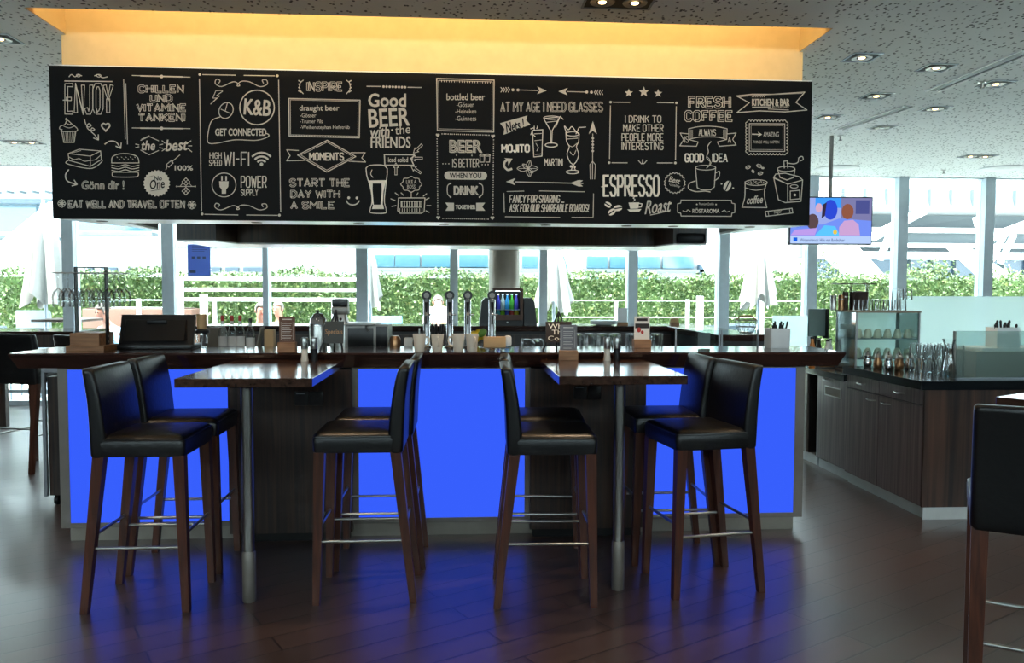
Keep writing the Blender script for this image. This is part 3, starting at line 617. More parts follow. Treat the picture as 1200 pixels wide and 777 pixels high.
for a in ((218, 213), (218, 224)): c.line([(a[0], a[1]-4.5), (a[0]+4.5, a[1]), (a[0], a[1]+4.5), (a[0]-4.5, a[1])], .8, True).line([(a[0]-2, a[1]-2), (a[0]+2, a[1]+2)], .6).line([(a[0]+2, a[1]-2), (a[0]-2, a[1]+2)], .6)
c.line([(207, 218.5), (229, 218.5)], .8).line([(211, 218.5), (214, 215)], .6).line([(225, 218.5), (222, 215)], .6).disc(207, 218.5, .9).disc(229, 218.5, .9); c.build('ornament', 'small chalk diamond ornament')
# --- panel 2
c = Chalk()
for d in ((234.3, 87.3), (325, 88.9), (237, 250.8), (327.4, 252.2)): c.disc(*d, 1.6)
for a, b in (((237.5, 87.5), (276, 88.2)), ((286, 88.4), (322, 89)), ((233.8, 92.5), (236.3, 247)), ((326.6, 94), (329, 248)), ((240, 251.2), (279, 252)), ((289, 252), (325, 252.4))): c.line([a, b], .9)
swirl(c, 252.5, 313, 97, 10); swirl(c, 252, 312.5, 242, 9); c.build('border_drawing', 'chalk border with swirls')
c = Chalk(); c.line([(260, 106), (253, 106.5), (249.5, 115), (254, 115), (247, 122), (257.5, 112.5), (254, 112), (261, 107)], .7, True); c.arc(265, 129.5, 8, 9.6, rot=28, w=.9).line([(259, 128), (270, 133)], .8).line([(266.5, 121), (264, 130)], .8)
c.spline([(258, 137), (248, 142), (244, 156), (244, 167), (254, 168), (275, 164), (300, 164.5), (313, 161), (315, 158), (311, 156)], .9); c.build('mouse_drawing', 'chalk computer mouse with its cable and a lightning bolt')
c = Chalk(); c.arc(301.3, 126, 20.2, 20.2, w=1.2, n=40).text('K&B', 286.5, 317, 117, 135, 'bold', .9, 0, 4); c.build('lettering', 'chalk circle with the letters K&B')
c = Chalk(); c.text('GET CONNECTED', 252.5, 312, 150.8, 159, 'bold', .4); c.build('lettering', 'chalk lettering GET CONNECTED')
c = Chalk(); c.stroke('HIGH', 246, 259.5, 179, 185.6, .8).stroke('SPEED', 245.5, 259.8, 187.6, 194.2, .8).stroke('WI-FI', 263, 291.5, 178.6, 194.2, 1.3); c.disc(306.5, 192.6, 2)
for r in (6, 10.5, 15): c.arc(306.5, 194, r, a0=-135, a1=-45, w=2.1, n=10)
c.build('lettering', 'chalk lettering HIGH SPEED WI-FI with radio waves')
c = Chalk(); c.arc(262.6, 216.8, 14, w=.9, n=32).poly([(257, 212.5), (268, 212.5), (267.5, 219), (265, 222), (265, 227), (260, 227), (260, 222), (257.5, 219)]).poly([(259.3, 206.5), (261, 206.5), (261, 212), (259.3, 212)]).poly([(264.2, 206.5), (266, 206.5), (266, 212), (264.2, 212)])
c.stroke('POWER', 282.7, 312, 206.8, 219.6, 1.2).stroke('SUPPLY', 282.7, 302, 222.4, 229, .8); c.build('lettering', 'chalk plug and lettering POWER SUPPLY')
# --- panel 3
c = Chalk(); c.stroke('INSPIRE', 359.5, 401.5, 96, 107.2, .6, .95)
for s_, x in ((1, 351.5), (-1, 410)):
    c.spline([(x+s_*4, 94), (x, 98), (x, 105), (x+s_*4, 110)], .9)
    for k in range(4): c.line([(x+s_*(1-(k in (1, 2))), 96+k*4), (x-s_*1.5, 94.5+k*4)], 1.2)
c.build('lettering', 'chalk lettering INSPIRE between laurels')
c = Chalk(); c.line([(338.5, 115.5), (422, 117.5), (421, 161.5), (339, 159.5)], 1.1, True).line([(340.2, 117), (420, 119), (419.4, 159.8), (340.6, 158)], .5, True)
for k in range(26): c.line([(341+k*3.1, 158.2+k*.06), (341+k*3.1, 160+k*.06)], .6)
c.text('draught beer', 351, 397.5, 123.5, 131.6, 'bold', .25).text('-Gösser', 351.7, 370.5, 132.7, 137.6).text('-Trumer Pils', 351.7, 378, 139.8, 144.4).text('-Weihenstephan Hefetrüb', 351.7, 409.7, 147, 152.4); c.build('lettering', 'chalk box listing draught beer')
c = Chalk(); c.line([(348.8, 181.8), (383.5, 164.5), (417, 183.5), (383, 201.6)], 1, True).line([(352.5, 181.8), (383.5, 166.6), (413.5, 183.5), (383, 199.4)], .6, True)
c.line([(350, 176.5), (336, 175.6), (340, 182.5), (336, 188.5), (357, 188)], .9).line([(411, 179), (428, 179), (424, 185), (428.5, 190), (409, 189)], .9).stroke('MOMENTS', 363, 402.5, 179.6, 187.6, 1.5); c.build('lettering', 'chalk diamond banner reading MOMENTS')
c = Chalk(); c.stroke('START THE', 339.3, 410, 209.3, 219, .6, .8).stroke('DAY WITH', 340.4, 398.6, 223, 232, .6, .8).stroke('A SMILE', 340.6, 392, 235.7, 245, .6, .8).disc(408.7, 231.8, 1.6).disc(418.3, 232, 1.6).arc(413.5, 234, 7.6, 6.2, 12, 168, 1.3, 14); c.build('lettering', 'chalk lettering START THE DAY WITH A SMILE')
# --- panel 4
c = Chalk(); c.line([(430, 101.2), (446, 101.4)], 1).line([(478, 102.4), (494, 102.6)], 1)
for k in range(8): c.disc(449.5+k*3.6, 101.6+.1*k, 1.5, n=8)
c.text('Good', 432, 475.5, 110, 125, 'bold', .9).text('BEER', 432.3, 479.5, 127.5, 148, 'bold', .9, 0, -3).text('with', 434, 456.5, 148, 160.5, 'bold', .5, .15, -4).disc(459.5, 152.5, 1.2).text('the', 463, 481, 146.6, 157, 'fill', 0, .1, -6).text('FRIENDS', 434.8, 481, 160.2, 173.4, 'bold', .6)
c.build('lettering', 'chalk lettering Good BEER with the FRIENDS', 'chalk')
c = Chalk(); c.line([(450.5, 181.2), (485.5, 181.5), (482, 187), (485, 193.8), (451, 193.6)], 1.3, True).text('iced coled', 455, 478, 184.4, 190, 'bold', .25)
for (x, y, a) in ((489.5, 174.5, 135), (488, 185.5, 180), (487.5, 198.8, 215), (464, 198, -90)):
    r = R(a); f = lambda p, q: (x+p*math.cos(r)-q*math.sin(r), y+p*math.sin(r)+q*math.cos(r)); c.line([f(7, 0), f(1.5, -3.2), f(2, -1.2), f(-7, -1.2), f(-7, 1.2), f(2, 1.2), f(1.5, 3.2)], .7, True)
c.build('lettering', 'chalk flag iced coled with arrows')
c = Chalk(); c.spline([(429, 197), (430, 206), (434.5, 222), (436, 236), (434, 245), (435, 249.5), (451, 249.8), (452.5, 246), (450.5, 236), (451.5, 222), (453.6, 206), (453.8, 198)], .9).spline([(429, 197), (433, 194), (442, 193.2), (450, 194), (454, 198)], .9)
c.poly([(431.5, 212), (437, 211.5), (436.5, 222), (438, 240), (436.5, 240), (435.5, 225)]).poly([(447, 212), (452.5, 211.5), (449.5, 224), (448.5, 240), (446, 240), (447.5, 222)]).poly([(431.5, 211.5), (452.6, 211.2), (451, 215), (433, 215)]).poly([(436, 245), (450, 245), (449, 240), (437.5, 240)]).spline([(436, 199), (434.5, 204), (437, 208)], .7)
c.build('beer_glass_drawing', 'chalk drawing of a wheat beer glass', 'chalkw')
c = Chalk(); pts = [(482+11.5*math.cos(R(a))*(1+.08*math.cos(R(a*8))), 216+8.5*math.sin(R(a))*(1+.1*math.cos(R(a*8)))) for a in range(0, 360, 9)]
c.line(pts, .8, True).text("LIKE A\nBOSS", 476, 488, 211, 221, 'fill').line([(482, 225), (482, 232)], .8).line([(467, 232), (498, 232), (497, 248), (494, 250), (469, 250), (466, 247)], 1, True).line([(470, 236), (494, 236), (494, 243), (470, 243)], .7, True)
for k in range(8): c.line([(471+k*3, 236.5), (471+k*3, 242.5)], 1.1)
for k in range(10): c.line([(468.5+k*2.9, 244.5), (468.5+k*2.9, 248.5)], .7)
for a, b in (((463, 226), (467, 229)), ((458, 233), (463, 235)), ((459, 242), (464, 241)), ((470, 226), (473, 229)), ((488, 229), (490, 226)), ((496, 230), (500, 227)), ((499, 234), (503, 232)), ((500, 241), (505, 241)), ((499, 247), (503, 249))): c.line([a, b], .9)
c.build('radio_drawing', 'chalk drawing of an old radio with a speech cloud')
# --- panel 5
c = Chalk(); c.line([(511.8, 92), (579, 94), (578.5, 154.8), (512.6, 153)], 1.1, True).line([(514, 94.2), (577, 96), (576.6, 152.6), (514.4, 151)], .5, True)
for k in range(21): c.line([(514.5+k*3, 94+k*.09), (514.5+k*3, 96+k*.09)], .6)
c.text('bottled beer', 523.4, 568, 109.8, 117.4, 'bold', .25).text('-Gösser', 535, 555.6, 120, 125.4).text('-Heineken', 533.5, 558, 128, 133).text('-Guinness', 533.5, 558, 136, 141.6); c.build('lettering', 'chalk box listing bottled beer')
c = Chalk()
for d in ((513, 158.4), (577.7, 159.6), (513.6, 255), (577, 255.4)): heart(c, d[0], d[1], 2.4, fill=True)
c.dots((518, 157), (573, 158.5), 24).dots((519, 256), (572, 257), 24).dots((512.2, 163), (513, 251), 34).dots((578.4, 164), (577.6, 251), 34)
c.text('BEER', 527, 564, 164.5, 178.3, 'line', .9).text('BEER', 528.2, 565.2, 165.3, 179, 'line', .4).stroke('IS BETTER', 530.5, 561, 186.4, 196, .9).dots((519, 192), (526, 192), 3).dots((565, 193), (572, 193), 3)
for x in (565, 571.5): c.line([(x-2.5, 183), (x+2.5, 183), (x+2.2, 190), (x-2.2, 190)], .8, True).arc(x, 182.4, 2.8, 1.6, 180, 360, 1.2, 8)
c.line([(535, 181.5), (535, 182.5)], 1).line([(553, 181.8), (553, 182.8)], 1).text('DRINK', 532, 560, 218.3, 228, 'line', .8).text('DRINK', 532.6, 560.6, 218.8, 228.5, 'line', .4).spline([(528, 215), (524.5, 218), (524.5, 227), (528, 231)], .9).spline([(562, 215), (565.5, 218), (565.5, 227), (562, 231)], .9).disc(528, 215, 1).disc(528, 231, 1).disc(562, 215, 1).disc(562, 231, 1)
c.poly([(522, 237.5), (532, 237.8), (532, 247), (522, 247), (525, 242.3)]).poly([(558, 237.8), (568.5, 237.6), (565, 242.3), (568.5, 247), (558, 247)]).text('TOGETHER', 534, 557, 240.4, 245, 'line', .5)
c.build('lettering', 'dotted chalk frame reading BEER IS BETTER WHEN YOU DRINK TOGETHER')
c = Chalk(); r = 4.8; c.poly([(525.5+r*math.cos(R(a)), 205.6+r*math.sin(R(a))) for a in range(90, 271, 20)]+[(566+r*math.cos(R(a)), 206+r*math.sin(R(a))) for a in range(-90, 91, 20)]); pl = c.build('pill_banner', 'filled chalk pill reading WHEN YOU')
Chalk().text('WHEN YOU', 527, 564, 202.8, 208.8, 'bold', .3).build('pill_lettering', 'dark lettering WHEN YOU', 'board', pl, -.0012)
# --- panel 6
c = Chalk()
for k in range(4): c.line([(587+k*2.8, 102.5), (589+k*2.8, 105.2), (587+k*2.8, 108)], .9)
c.disc(601, 105.4, 1.7).disc(607, 105.5, 1.7).line([(609, 105.5), (630, 106.2)], .8).head((640.5, 106.4), 2, 11, 4.5)
c.build('arrow_drawing', 'chalk feathered arrow pointing right'); c = Chalk(); c.head((654.3, 107.2), 181, 11, 4.5).line([(665, 107.4), (686, 108)], .8).disc(687.5, 108, 1.7).disc(693, 108.2, 1.7)
for k in range(4): c.line([(698+k*2.8, 105.5), (696.5+k*2.8, 108.3), (698+k*2.8, 111)], .9)
c.build('arrow_drawing', 'chalk feathered arrow pointing left')
c = Chalk(); c.stroke('AT MY AGE I NEED GLASSES', 586.5, 706.5, 119.5, 131, .5, .6); c.build('lettering', 'chalk lettering AT MY AGE I NEED GLASSES')
c = Chalk(); c.poly([(586, 144.5), (618, 135.5), (616.5, 141), (621.5, 146), (590, 158), (591, 151)]); fl_ = c.build('flag_banner', 'filled chalk flag reading Nets !')
Chalk().text('Nets !', 593, 614, 141.5, 153, 'bold', .5, .15, -15).build('flag_lettering', 'dark lettering Nets !', 'board', fl_, -.0012)
c = Chalk(); c.stroke('MOJITO', 588.3, 620, 170, 178, 1.9); c.build('lettering', 'chalk lettering MOJITO', 'chalkw'); c = Chalk(); c.stroke('MARTINI', 638.5, 659, 186.3, 194, .8); c.build('lettering', 'chalk lettering MARTINI', 'chalkw')
c = Chalk(); c.line([(624, 153), (636, 152), (635, 183), (625.5, 184)], .9, True).line([(626, 157), (634.5, 156.5)], .7).line([(626.5, 165), (634.5, 164)], .6).line([(627, 181), (634, 180.5)], .6).line([(628, 168), (631, 173), (629, 177)], .6)
for a, b in (((624, 153), (622, 158)), ((626, 153), (626, 148)), ((629, 151), (630, 148)), ((623, 156), (627, 160)), ((622, 151), (625, 150))): c.line([a, b], 1)
c.line([(637, 139), (656, 137), (647, 153), (646.5, 168)], .9).line([(637, 139), (645, 153), (645.5, 168)], .9).arc(646, 170, 7.2, 2.4, w=.9, n=16).arc(646.5, 138, 9.5, 2, w=.8, n=16).line([(651, 149), (656.5, 136.5), (660, 140)], .9).line([(640, 143.5), (652.5, 142)], .6)
c.spline([(663, 155), (664, 166), (667, 172), (664.5, 181), (668, 190), (671, 193), (669.5, 199)], .9).spline([(678.5, 157), (678, 166), (675.5, 172), (678, 181), (675.5, 189), (672.5, 193), (674, 199)], .9).arc(671, 201.5, 7.5, 2.2, w=.9, n=16).arc(671, 157, 7.8, 2.5, w=.8, n=16).line([(675, 157), (678.5, 149.5), (686.5, 149)], .9).spline([(663.5, 155), (661.5, 148), (666, 152), (670, 148.5), (674, 153), (679, 158)], 1).line([(665, 163), (677, 162)], .6).spline([(666, 170), (671, 172), (676, 168)], .6).spline([(668, 178), (672, 182), (675, 176)], .6).disc(669, 195, 1.4).disc(673.5, 196, 1.2)
c.build('cocktail_drawing', 'chalk drawings of three cocktail glasses', 'chalkw')
c = Chalk(); c.head((694.7, 142), -90, 15, 4.8).dots((694.7, 162), (694.6, 177), 5, 1.5).line([(694.6, 157), (694.2, 210)], .8)
for s_ in (-1, 1): c.line([(694.4+s_*3.2, 193), (694.2+s_*2.6, 210)], .7).line([(694.4, 189), (694.4+s_*3.2, 193)], .7)
c.head((593, 213), 180, 11, 4.2).line([(604, 213.2), (683, 215)], 1.1).poly([(668, 214.6), (678, 211), (683, 211.5), (679, 214.8), (683, 218.5), (678, 218.5)])
c.spline([(599.5, 198), (595, 199), (591, 195), (591.5, 190), (595, 187.5)], 2.4).head((600.5, 186), -28, 8, 5); c.build('arrow_drawing', 'chalk arrows around the cocktail glasses')
c = Chalk()
for a, L in ((0, 12), (180, 12.5), (-75, 10), (75, 10), (-140, 8), (40, 8)):
    r = R(a); f = lambda p, q: (618.5+p*math.cos(r)-q*math.sin(r), 197.5+p*math.sin(r)+q*math.cos(r)); c.spline([f(0, 0), f(L*.45, -L*.27), f(L, 0), f(L*.45, L*.27)], .7, 5, True).line([f(0, 0), f(L*.85, 0)], .5)
c.build('mint_drawing', 'chalk drawing of mint leaves')
c = Chalk(); c.line([(594, 224.5), (614, 224)], .8).line([(632, 223.8), (685, 224.8)], .8).line([(590.5, 226.5), (591, 249)], .8).line([(695.5, 227), (695, 254)], .8).line([(592, 254), (656, 254.8)], .8).line([(670, 254.8), (695, 255)], .8).stroke('FANCY FOR SHARING ...', 597.5, 661, 229, 237.4, 1.05, 0, .1).stroke('ASK FOR OUR SHAREABLE BOARDS!', 597.5, 689.5, 239.8, 248.2, 1.05, 0, .1); c.build('lettering', 'chalk box FANCY FOR SHARING ... ASK FOR OUR SHAREABLE BOARDS!')
# --- panel 7
c = Chalk(); 
for a in ((736.8, 109, 5), (754.4, 107.8, 6.3), (771.2, 109.5, 5)): c = Chalk(); star(c, *a); c.build('star_drawing', 'filled chalk star')
c = Chalk()
for d in ((715.5, 119.7), (792.6, 120.6), (713.8, 190.7), (791.3, 191)): c.disc(*d, 1.5)
for a, b in (((718.5, 119.8), (738, 120)), ((770, 120.2), (789.5, 120.5)), ((715.3, 124), (714.2, 186)), ((792.4, 125), (791.5, 187)), ((717, 190.8), (735, 190.9)), ((770, 191), (788, 191))): c.line([a, b], 1)
c.spline([(748, 188), (752, 192), (753, 187)], .9).spline([(758, 188), (754, 192), (753, 187)], .9).line([(753, 187), (753, 192)], .9)
for b, u0, u1, v0, v1 in (('I DRINK TO', 732.8, 774.5, 135.8, 143.4), ('MAKE OTHER', 730.6, 777, 146.2, 154), ('PEOPLE MORE', 728.8, 777, 156.8, 165), ('INTERESTING', 728.8, 777, 167.2, 175.4)): c.stroke(b, u0, u1, v0, v1, 1.0)
c.build('lettering', 'chalk frame I DRINK TO MAKE OTHER PEOPLE MORE INTERESTING')
c = Chalk(); c.stroke('ESPRESSO', 707.5, 772, 206, 229.4, 2.5).line([(705, 219), (712, 218)], 1.2); c.build('lettering', 'chalk lettering ESPRESSO', 'chalkw')
c = Chalk()
def bean(c, x, y, r, rot, fill=True):
    a = R(rot); f = lambda p, q: (x+p*math.cos(a)-q*math.sin(a), y+p*math.sin(a)+q*math.cos(a))
    for s_ in (-1, 1): c.poly([f(r*math.cos(R(t)), s_*(.7+r*.55*abs(math.sin(R(t))))) for t in range(0, 181, 20)]) if fill else c.line([f(r*math.cos(R(t)), s_*r*.62*abs(math.sin(R(t)))) for t in range(0, 181, 20)], .8)
    if not fill: c.line([f(-r*.8, 0), f(r*.8, 0)], .7)
bean(c, 712.5, 240, 4.2, 30); bean(c, 724, 244, 5, -10); bean(c, 717, 248.5, 4.8, -35)
c.poly([(736.5, 237.5), (749, 237.2), (747.5, 244.5), (738.5, 244.8)]).line([(749, 238.5), (752.3, 239), (751.5, 242.5), (748, 243)], 1.1).poly([(735, 245.5), (751.5, 245), (749, 248), (738, 248.2)]).spline([(742, 236), (744, 234), (742, 232), (744, 230.5)], .8); c.build('bean_drawing', 'chalk coffee beans and a filled cup', 'chalkw')
c = Chalk(); c.text('Roast', 757, 786.5, 233.5, 249.5, 'bold', .35, .3, -6).spline([(762, 252), (772, 250), (783, 247)], .9); c.build('lettering', 'chalk script Roast')
n = 40; c = Chalk(); c.line([(790.7+(12.4 if k % 2 else 11)*math.cos(2*math.pi*k/n), 214.5+(12.4 if k % 2 else 11)*math.sin(2*math.pi*k/n)) for k in range(n)], .9, True).text('Best', 784.5, 797, 208, 214.5, 'bold', .3, .1, 15).text('Quality', 784, 797, 215.5, 219.5, 'fill', 0, .1, 15); c.build('seal', 'outlined chalk seal Best Quality')
# --- panel 8
c = Chalk(); c.stroke('FRESH', 806.5, 856.5, 113, 126.8, .8, 1.25).stroke('COFFEE', 802, 859, 129.6, 142.5, .8, 1.25); c.build('lettering', 'chalk lettering FRESH COFFEE')
c = Chalk(); c.spline([(807, 151), (818, 148.6), (830, 148), (842, 148.8), (852, 151)], .9).spline([(807, 163.5), (818, 161), (830, 160.4), (842, 161), (851.5, 163.5)], .9).line([(807, 151), (807, 163.5)], .9).line([(852, 151), (851.5, 163.5)], .9)
c.line([(807, 157), (797, 156), (801, 164), (796.5, 171), (816, 171.5), (818, 166.5), (807, 163.5)], .9).line([(852, 157), (862.5, 156), (858.5, 163.5), (862.5, 170), (843, 171.5), (840.5, 166.5), (851.5, 163.5)], .9).stroke('ALWAYS', 819, 838.5, 151.8, 159, .8).stroke('IS', 802.5, 806.5, 160, 167, .8).stroke('A', 853, 856.5, 161, 167, .8)
for k in range(4): c.line([(808.5+k, 152+k*.1), (808.5+k, 162)], .35).line([(847.5+k, 152), (847.5+k, 162)], .35)
c.build('lettering', 'chalk ribbon ALWAYS IS A')
c = Chalk(); c.stroke('GOOD', 803, 824, 180.5, 189.6, 1.6); c.build('lettering', 'chalk lettering GOOD', 'chalkw'); c = Chalk(); c.stroke('IDEA', 835, 852, 180.5, 189.5, 1.3); c.build('lettering', 'chalk lettering IDEA', 'chalkw')
c = Chalk(); c.line([(815, 197), (817, 220), (822, 222.5), (833, 222.5), (837, 219), (838.5, 196)], 1).arc(826.8, 196.5, 11.8, 2.8, w=.9, n=20).spline([(838, 203), (843, 201), (842, 208), (837, 212)], 1).spline([(815, 212), (808, 215), (807, 221), (815, 224.5), (826, 224), (832, 225)], 1.1).spline([(828, 197), (833, 191), (828, 185), (830, 178), (829, 172), (833, 166)], 1).spline([(831, 194), (832, 188), (829, 184)], .6); c.build('cup_drawing', 'chalk drawing of a steaming coffee cup')
c = Chalk(); bean(c, 852.3, 218, 6.2, -65); c.disc(845.5, 215.5, 1).disc(859, 220.5, 1); c.build('bean_drawing', 'filled chalk coffee bean between two dots'); c = Chalk(); bean(c, 876.5, 196, 2.8, -20, False); bean(c, 889.5, 194.5, 3, 20, False); bean(c, 882.3, 200.8, 1.8, 60, False); bean(c, 891, 203.2, 2.8, -15, False); bean(c, 893.8, 197, 1.4, 0, False); c.build('bean_drawing', 'scattered chalk coffee beans')
c = Chalk(); pts = [(798, 234.5), (857, 234.8), (857.5, 238), (861, 239), (861, 249), (857.5, 250), (857, 253.6), (798, 253.2), (797.6, 250), (794, 249), (794, 239), (797.6, 238)]; c.line(pts, .9, True).text('Premium Quality', 819, 836.5, 237.6, 241.4, 'fill', 0, .1).disc(816.5, 239.6, .9).disc(839, 239.8, .9).text('RÖSTAROMA', 811.5, 843, 244, 249.6, 'bold', .3).spline([(800, 247), (804, 248), (806, 246), (809, 248)], .8).spline([(855, 247.5), (851, 248.5), (849, 246.5), (846, 248)], .8); c.build('lettering', 'chalk plaque Premium Quality RÖSTAROMA')
c = Chalk(); c.line([(863, 112.5), (882, 110.5), (905, 110.6), (943, 108), (932.5, 120), (945.5, 129), (920, 131.2), (890, 130), (863.5, 132), (878, 120.5)], 1, True).line([(866, 113.5), (884, 111.8), (940, 109.4)], .6).text('KITCHEN & BAR', 881.3, 925, 116, 124, 'bold', .5).line([(881.5, 125.6), (903, 125.2)], .9).text('BY COURTYARD', 905, 924, 124.2, 126.8).line([(900, 127.8), (924, 129)], .7)
for k in range(8): c.line([(881+k*2, 114), (883+k*2, 111.4)], .5)
c.build('lettering', 'chalk ribbon KITCHEN & BAR')
c = Chalk()
def scal(c, a, b, n, sx, sy):
    for k in range(n):
        t = (k+.5)/n; c.arc(a[0]+(b[0]-a[0])*t, a[1]+(b[1]-a[1])*t, abs(b[0]-a[0])/n/2+abs(b[1]-a[1])/n/2, a0=sx, a1=sy, w=.8, n=6)
scal(c, (876, 142.5), (921, 142.7), 12, 180, 360); scal(c, (876, 179.5), (921, 179.8), 12, 0, 180); scal(c, (875.5, 143), (875.5, 179), 10, 90, 270); scal(c, (921.5, 143), (921.5, 179.5), 10, -90, 90)
c.line([(878, 145), (919.5, 145.2), (919.5, 177.5), (878, 177.2)], .9, True).line([(880, 147), (917.5, 147.2), (917.5, 175.5), (880, 175.2)], .4, True).line([(881.5, 157.3), (889, 157.6)], 1.3).head((893, 157.7), 2, 5, 3).text('AMAZING', 894.5, 912.5, 154.8, 160.6).text('THINGS WILL HAPPEN', 882, 913, 164.8, 168.2); c.build('lettering', 'scalloped chalk frame AMAZING THINGS WILL HAPPEN')
c = Chalk(); c.spline([(873, 213), (873, 222), (872.5, 232), (869.5, 243)], 1).line([(869.5, 243), (898.5, 243.4)], 1).spline([(898.5, 243.4), (896, 232), (896, 222), (898.5, 214)], 1).arc(886, 214, 13, 3.4, w=.9, n=24).spline([(873, 220), (885, 223), (897, 221)], .8)
for k in range(9): bean(c, 877+k*2.3, 214+((k*7) % 3-1)*1.1, 1.3, k*40)
c.text('coffee', 875.5, 894, 229.5, 238.5, 'bold', .35, .25, -4); c.build('sack_drawing', 'chalk drawing of a coffee sack')
c = Chalk(); c.line([(906.5, 208), (909, 204), (920, 203), (936, 207), (940.5, 211), (923, 216)], 1, True).line([(906.5, 208), (912, 234), (920, 237.5), (938.5, 236), (940.5, 211)], 1).line([(923, 216), (923, 237)], 1).line([(923, 216), (907, 209)], .8)
c.line([(911, 198), (914, 208), (922, 211), (930, 208), (931.5, 198)], 1).arc(921.2, 198, 10.3, 3, w=.9, n=20).line([(919, 197), (918.5, 189), (922.5, 188.5), (923, 197)], 1).spline([(922, 191), (930, 192), (935, 190), (936, 185), (940, 183.5), (941, 187), (938, 188.5)], 1).line([(926, 224), (937, 223), (937, 233), (926, 234)], .9, True).disc(931.3, 228.5, 1.5).arc(930.5, 218.5, 4.5, 2, w=.8, n=14); c.build('grinder_drawing', 'chalk drawing of a hand coffee grinder')
c = Chalk(); c.line([(896.5, 248), (928, 244.2), (929, 249.6), (897.8, 253.6)], 1, True).line([(900, 248), (900.8, 253)], .7).line([(925, 245), (926, 250)], .7).text('sugar', 907, 916, 246.5, 251.4, 'fill', 0, .2, -7); c.build('sugar_drawing', 'chalk drawing of a sugar stick')
# ------------------------------------------------------------------ things on the bar counter and the tables
ppm = lambda y: (y+CD)/FPX          # metres per pixel at depth y
def std(u, v, z): p = atz(u, v, z); return (p.x, p.y, z)
def menu(label, loc, wd, h, bh, cardm, rz=0, lines=True, pic=False):
    t = thing('menu_holder', label, 'menu holder', loc, rz, 'menu cards in wooden blocks')
    MB().box(-wd/2-.006, wd/2+.006, -.03, .03, 0, bh, .002, 1).build('block', 'oak', t, sm=False)
    c = MB().box(-wd/2, wd/2, -.003, .003, bh-.02, h).build('card', cardm, t, sm=False)
    c2 = MB()
    if lines:
        c2.box(-wd*.3, wd*.3, -.0042, -.0032, h-.018, h-.013)
        for k in range(9): c2.box(-wd*.3, wd*.3*(1-.2*(k % 3)), -.0042, -.0032, h-.04-k*.012, h-.0375-k*.012)
        c2.box(-wd*.38, -wd*.37, -.0042, -.0032, bh+.015, h-.03).box(wd*.37, wd*.38, -.0042, -.0032, bh+.015, h-.03)
        c2.build('printing', 'paper', c, sm=False)
    if pic:
        MB().box(-wd*.36, wd*.36, -.0042, -.0032, h-.03, h-.012).box(-wd*.45, wd*.45, -.0042, -.0032, h-.075, h-.045).build('printing', 'ink', c, sm=False)
        MB().ball((-wd*.2, -.004, h-.085), .014, 10, 6, (1, .08, 1.2)).ball((wd*.02, -.004, h-.1), .01, 10, 6, (1, .08, 1.2)).build('red_print', 'red', c)
    return t
p = std(336, 413, zct); menu('brown menu card in a wooden block on the bar counter behind the left table', (p[0], .19, zct), .09, .205, .058, 'browncard')
p = std(664.5, 421.3, 1.06); menu('grey menu card in a wooden block on the right high table', (p[0], .085, 1.06), .098, .205, .058, 'greycard', R(-4))
p = aty(752, 400, .5); menu('pictured white menu card in a wooden block on the bar counter behind the right table', (p.x, .5, zct), .098, .2, .055, 'paper', 0, False, True)
def shaker(label, loc, dark, group):
    t = thing('shaker', label, 'shaker', loc, 0, group)
    MB().lathe([(.021, 0), (.022, .004), (.0175, .035), (.0185, .068), (.0185, .07)], n=20).build('body', 'blackm' if dark else 'porcelain', t)
    MB().lathe([(.0195, .07), (.0205, .072), (.0205, .128), (.018, .134), (.0, .136)], n=20, cap=False).build('cap', 'steel', t)
for (u, tl, tab) in ((357, 'left', 0), (711.5, 'right', 1)):
    p = aty(u, 415, .06); q = aty(u+11.2, 415, .065)
    shaker('pale salt shaker with a steel cap on the %s high table' % tl, (p.x, .06, 1.06), False, 'salt and pepper shakers'); shaker('dark pepper shaker with a steel cap on the %s high table' % tl, (q.x, .065, 1.06), True, 'salt and pepper shakers')
def mug(label, u, ang):
    p = aty(u, 405, .25); t = thing('coffee_mug', label, 'mug', (p.x, .25, zct), ang, 'cream mugs on the bar counter')
    MB().lathe([(.0, .002), (.027, 0), (.029, .003), (.033, .05), (.039, .102), (.037, .102), (.031, .05), (.026, .008), (.0, .008)], n=24, cap=False).build('body', 'porcelain', t)
    MB().tube([(.034, 0, .085), (.055, 0, .08), (.06, 0, .06), (.05, 0, .038), (.031, 0, .03)], .005, 8).build('handle', 'porcelain', t)
    return t
mug('leftmost cream mug in the row of four, with a spoon handle showing', 491.5, R(10)); m2 = mug('second cream mug from the left, holding black cutlery', 512.5, R(-80)); mug('third cream mug from the left in the row', 537, R(170)); mug('rightmost cream mug in the row, beside the napkin box', 553.3, R(-70))
mp = m2.location
for k in range(7):
    a = R(51*k); x, y = mp.x+.016*math.cos(a), mp.y+.016*math.sin(a); tx, ty = mp.x+.034*math.cos(a), mp.y+.03*math.sin(a)
    tag(MB().cyl((x, y, zct+.03), (tx, ty, zct+.15), .0035, .007).ball((tx, ty, zct+.15), .0075, 8, 6, (1, 1, 1.6)).build('knife', 'black'), 'black handled knife standing in the second cream mug', 'knife', 'black knives in the mug')
p = aty(491, 400, .25); tag(MB().cyl((p.x, .25, zct+.02), (p.x+.002, .26, zct+.135), .003, .006).build('spoon', 'steel'), 'steel spoon standing in the leftmost cream mug', 'spoon')
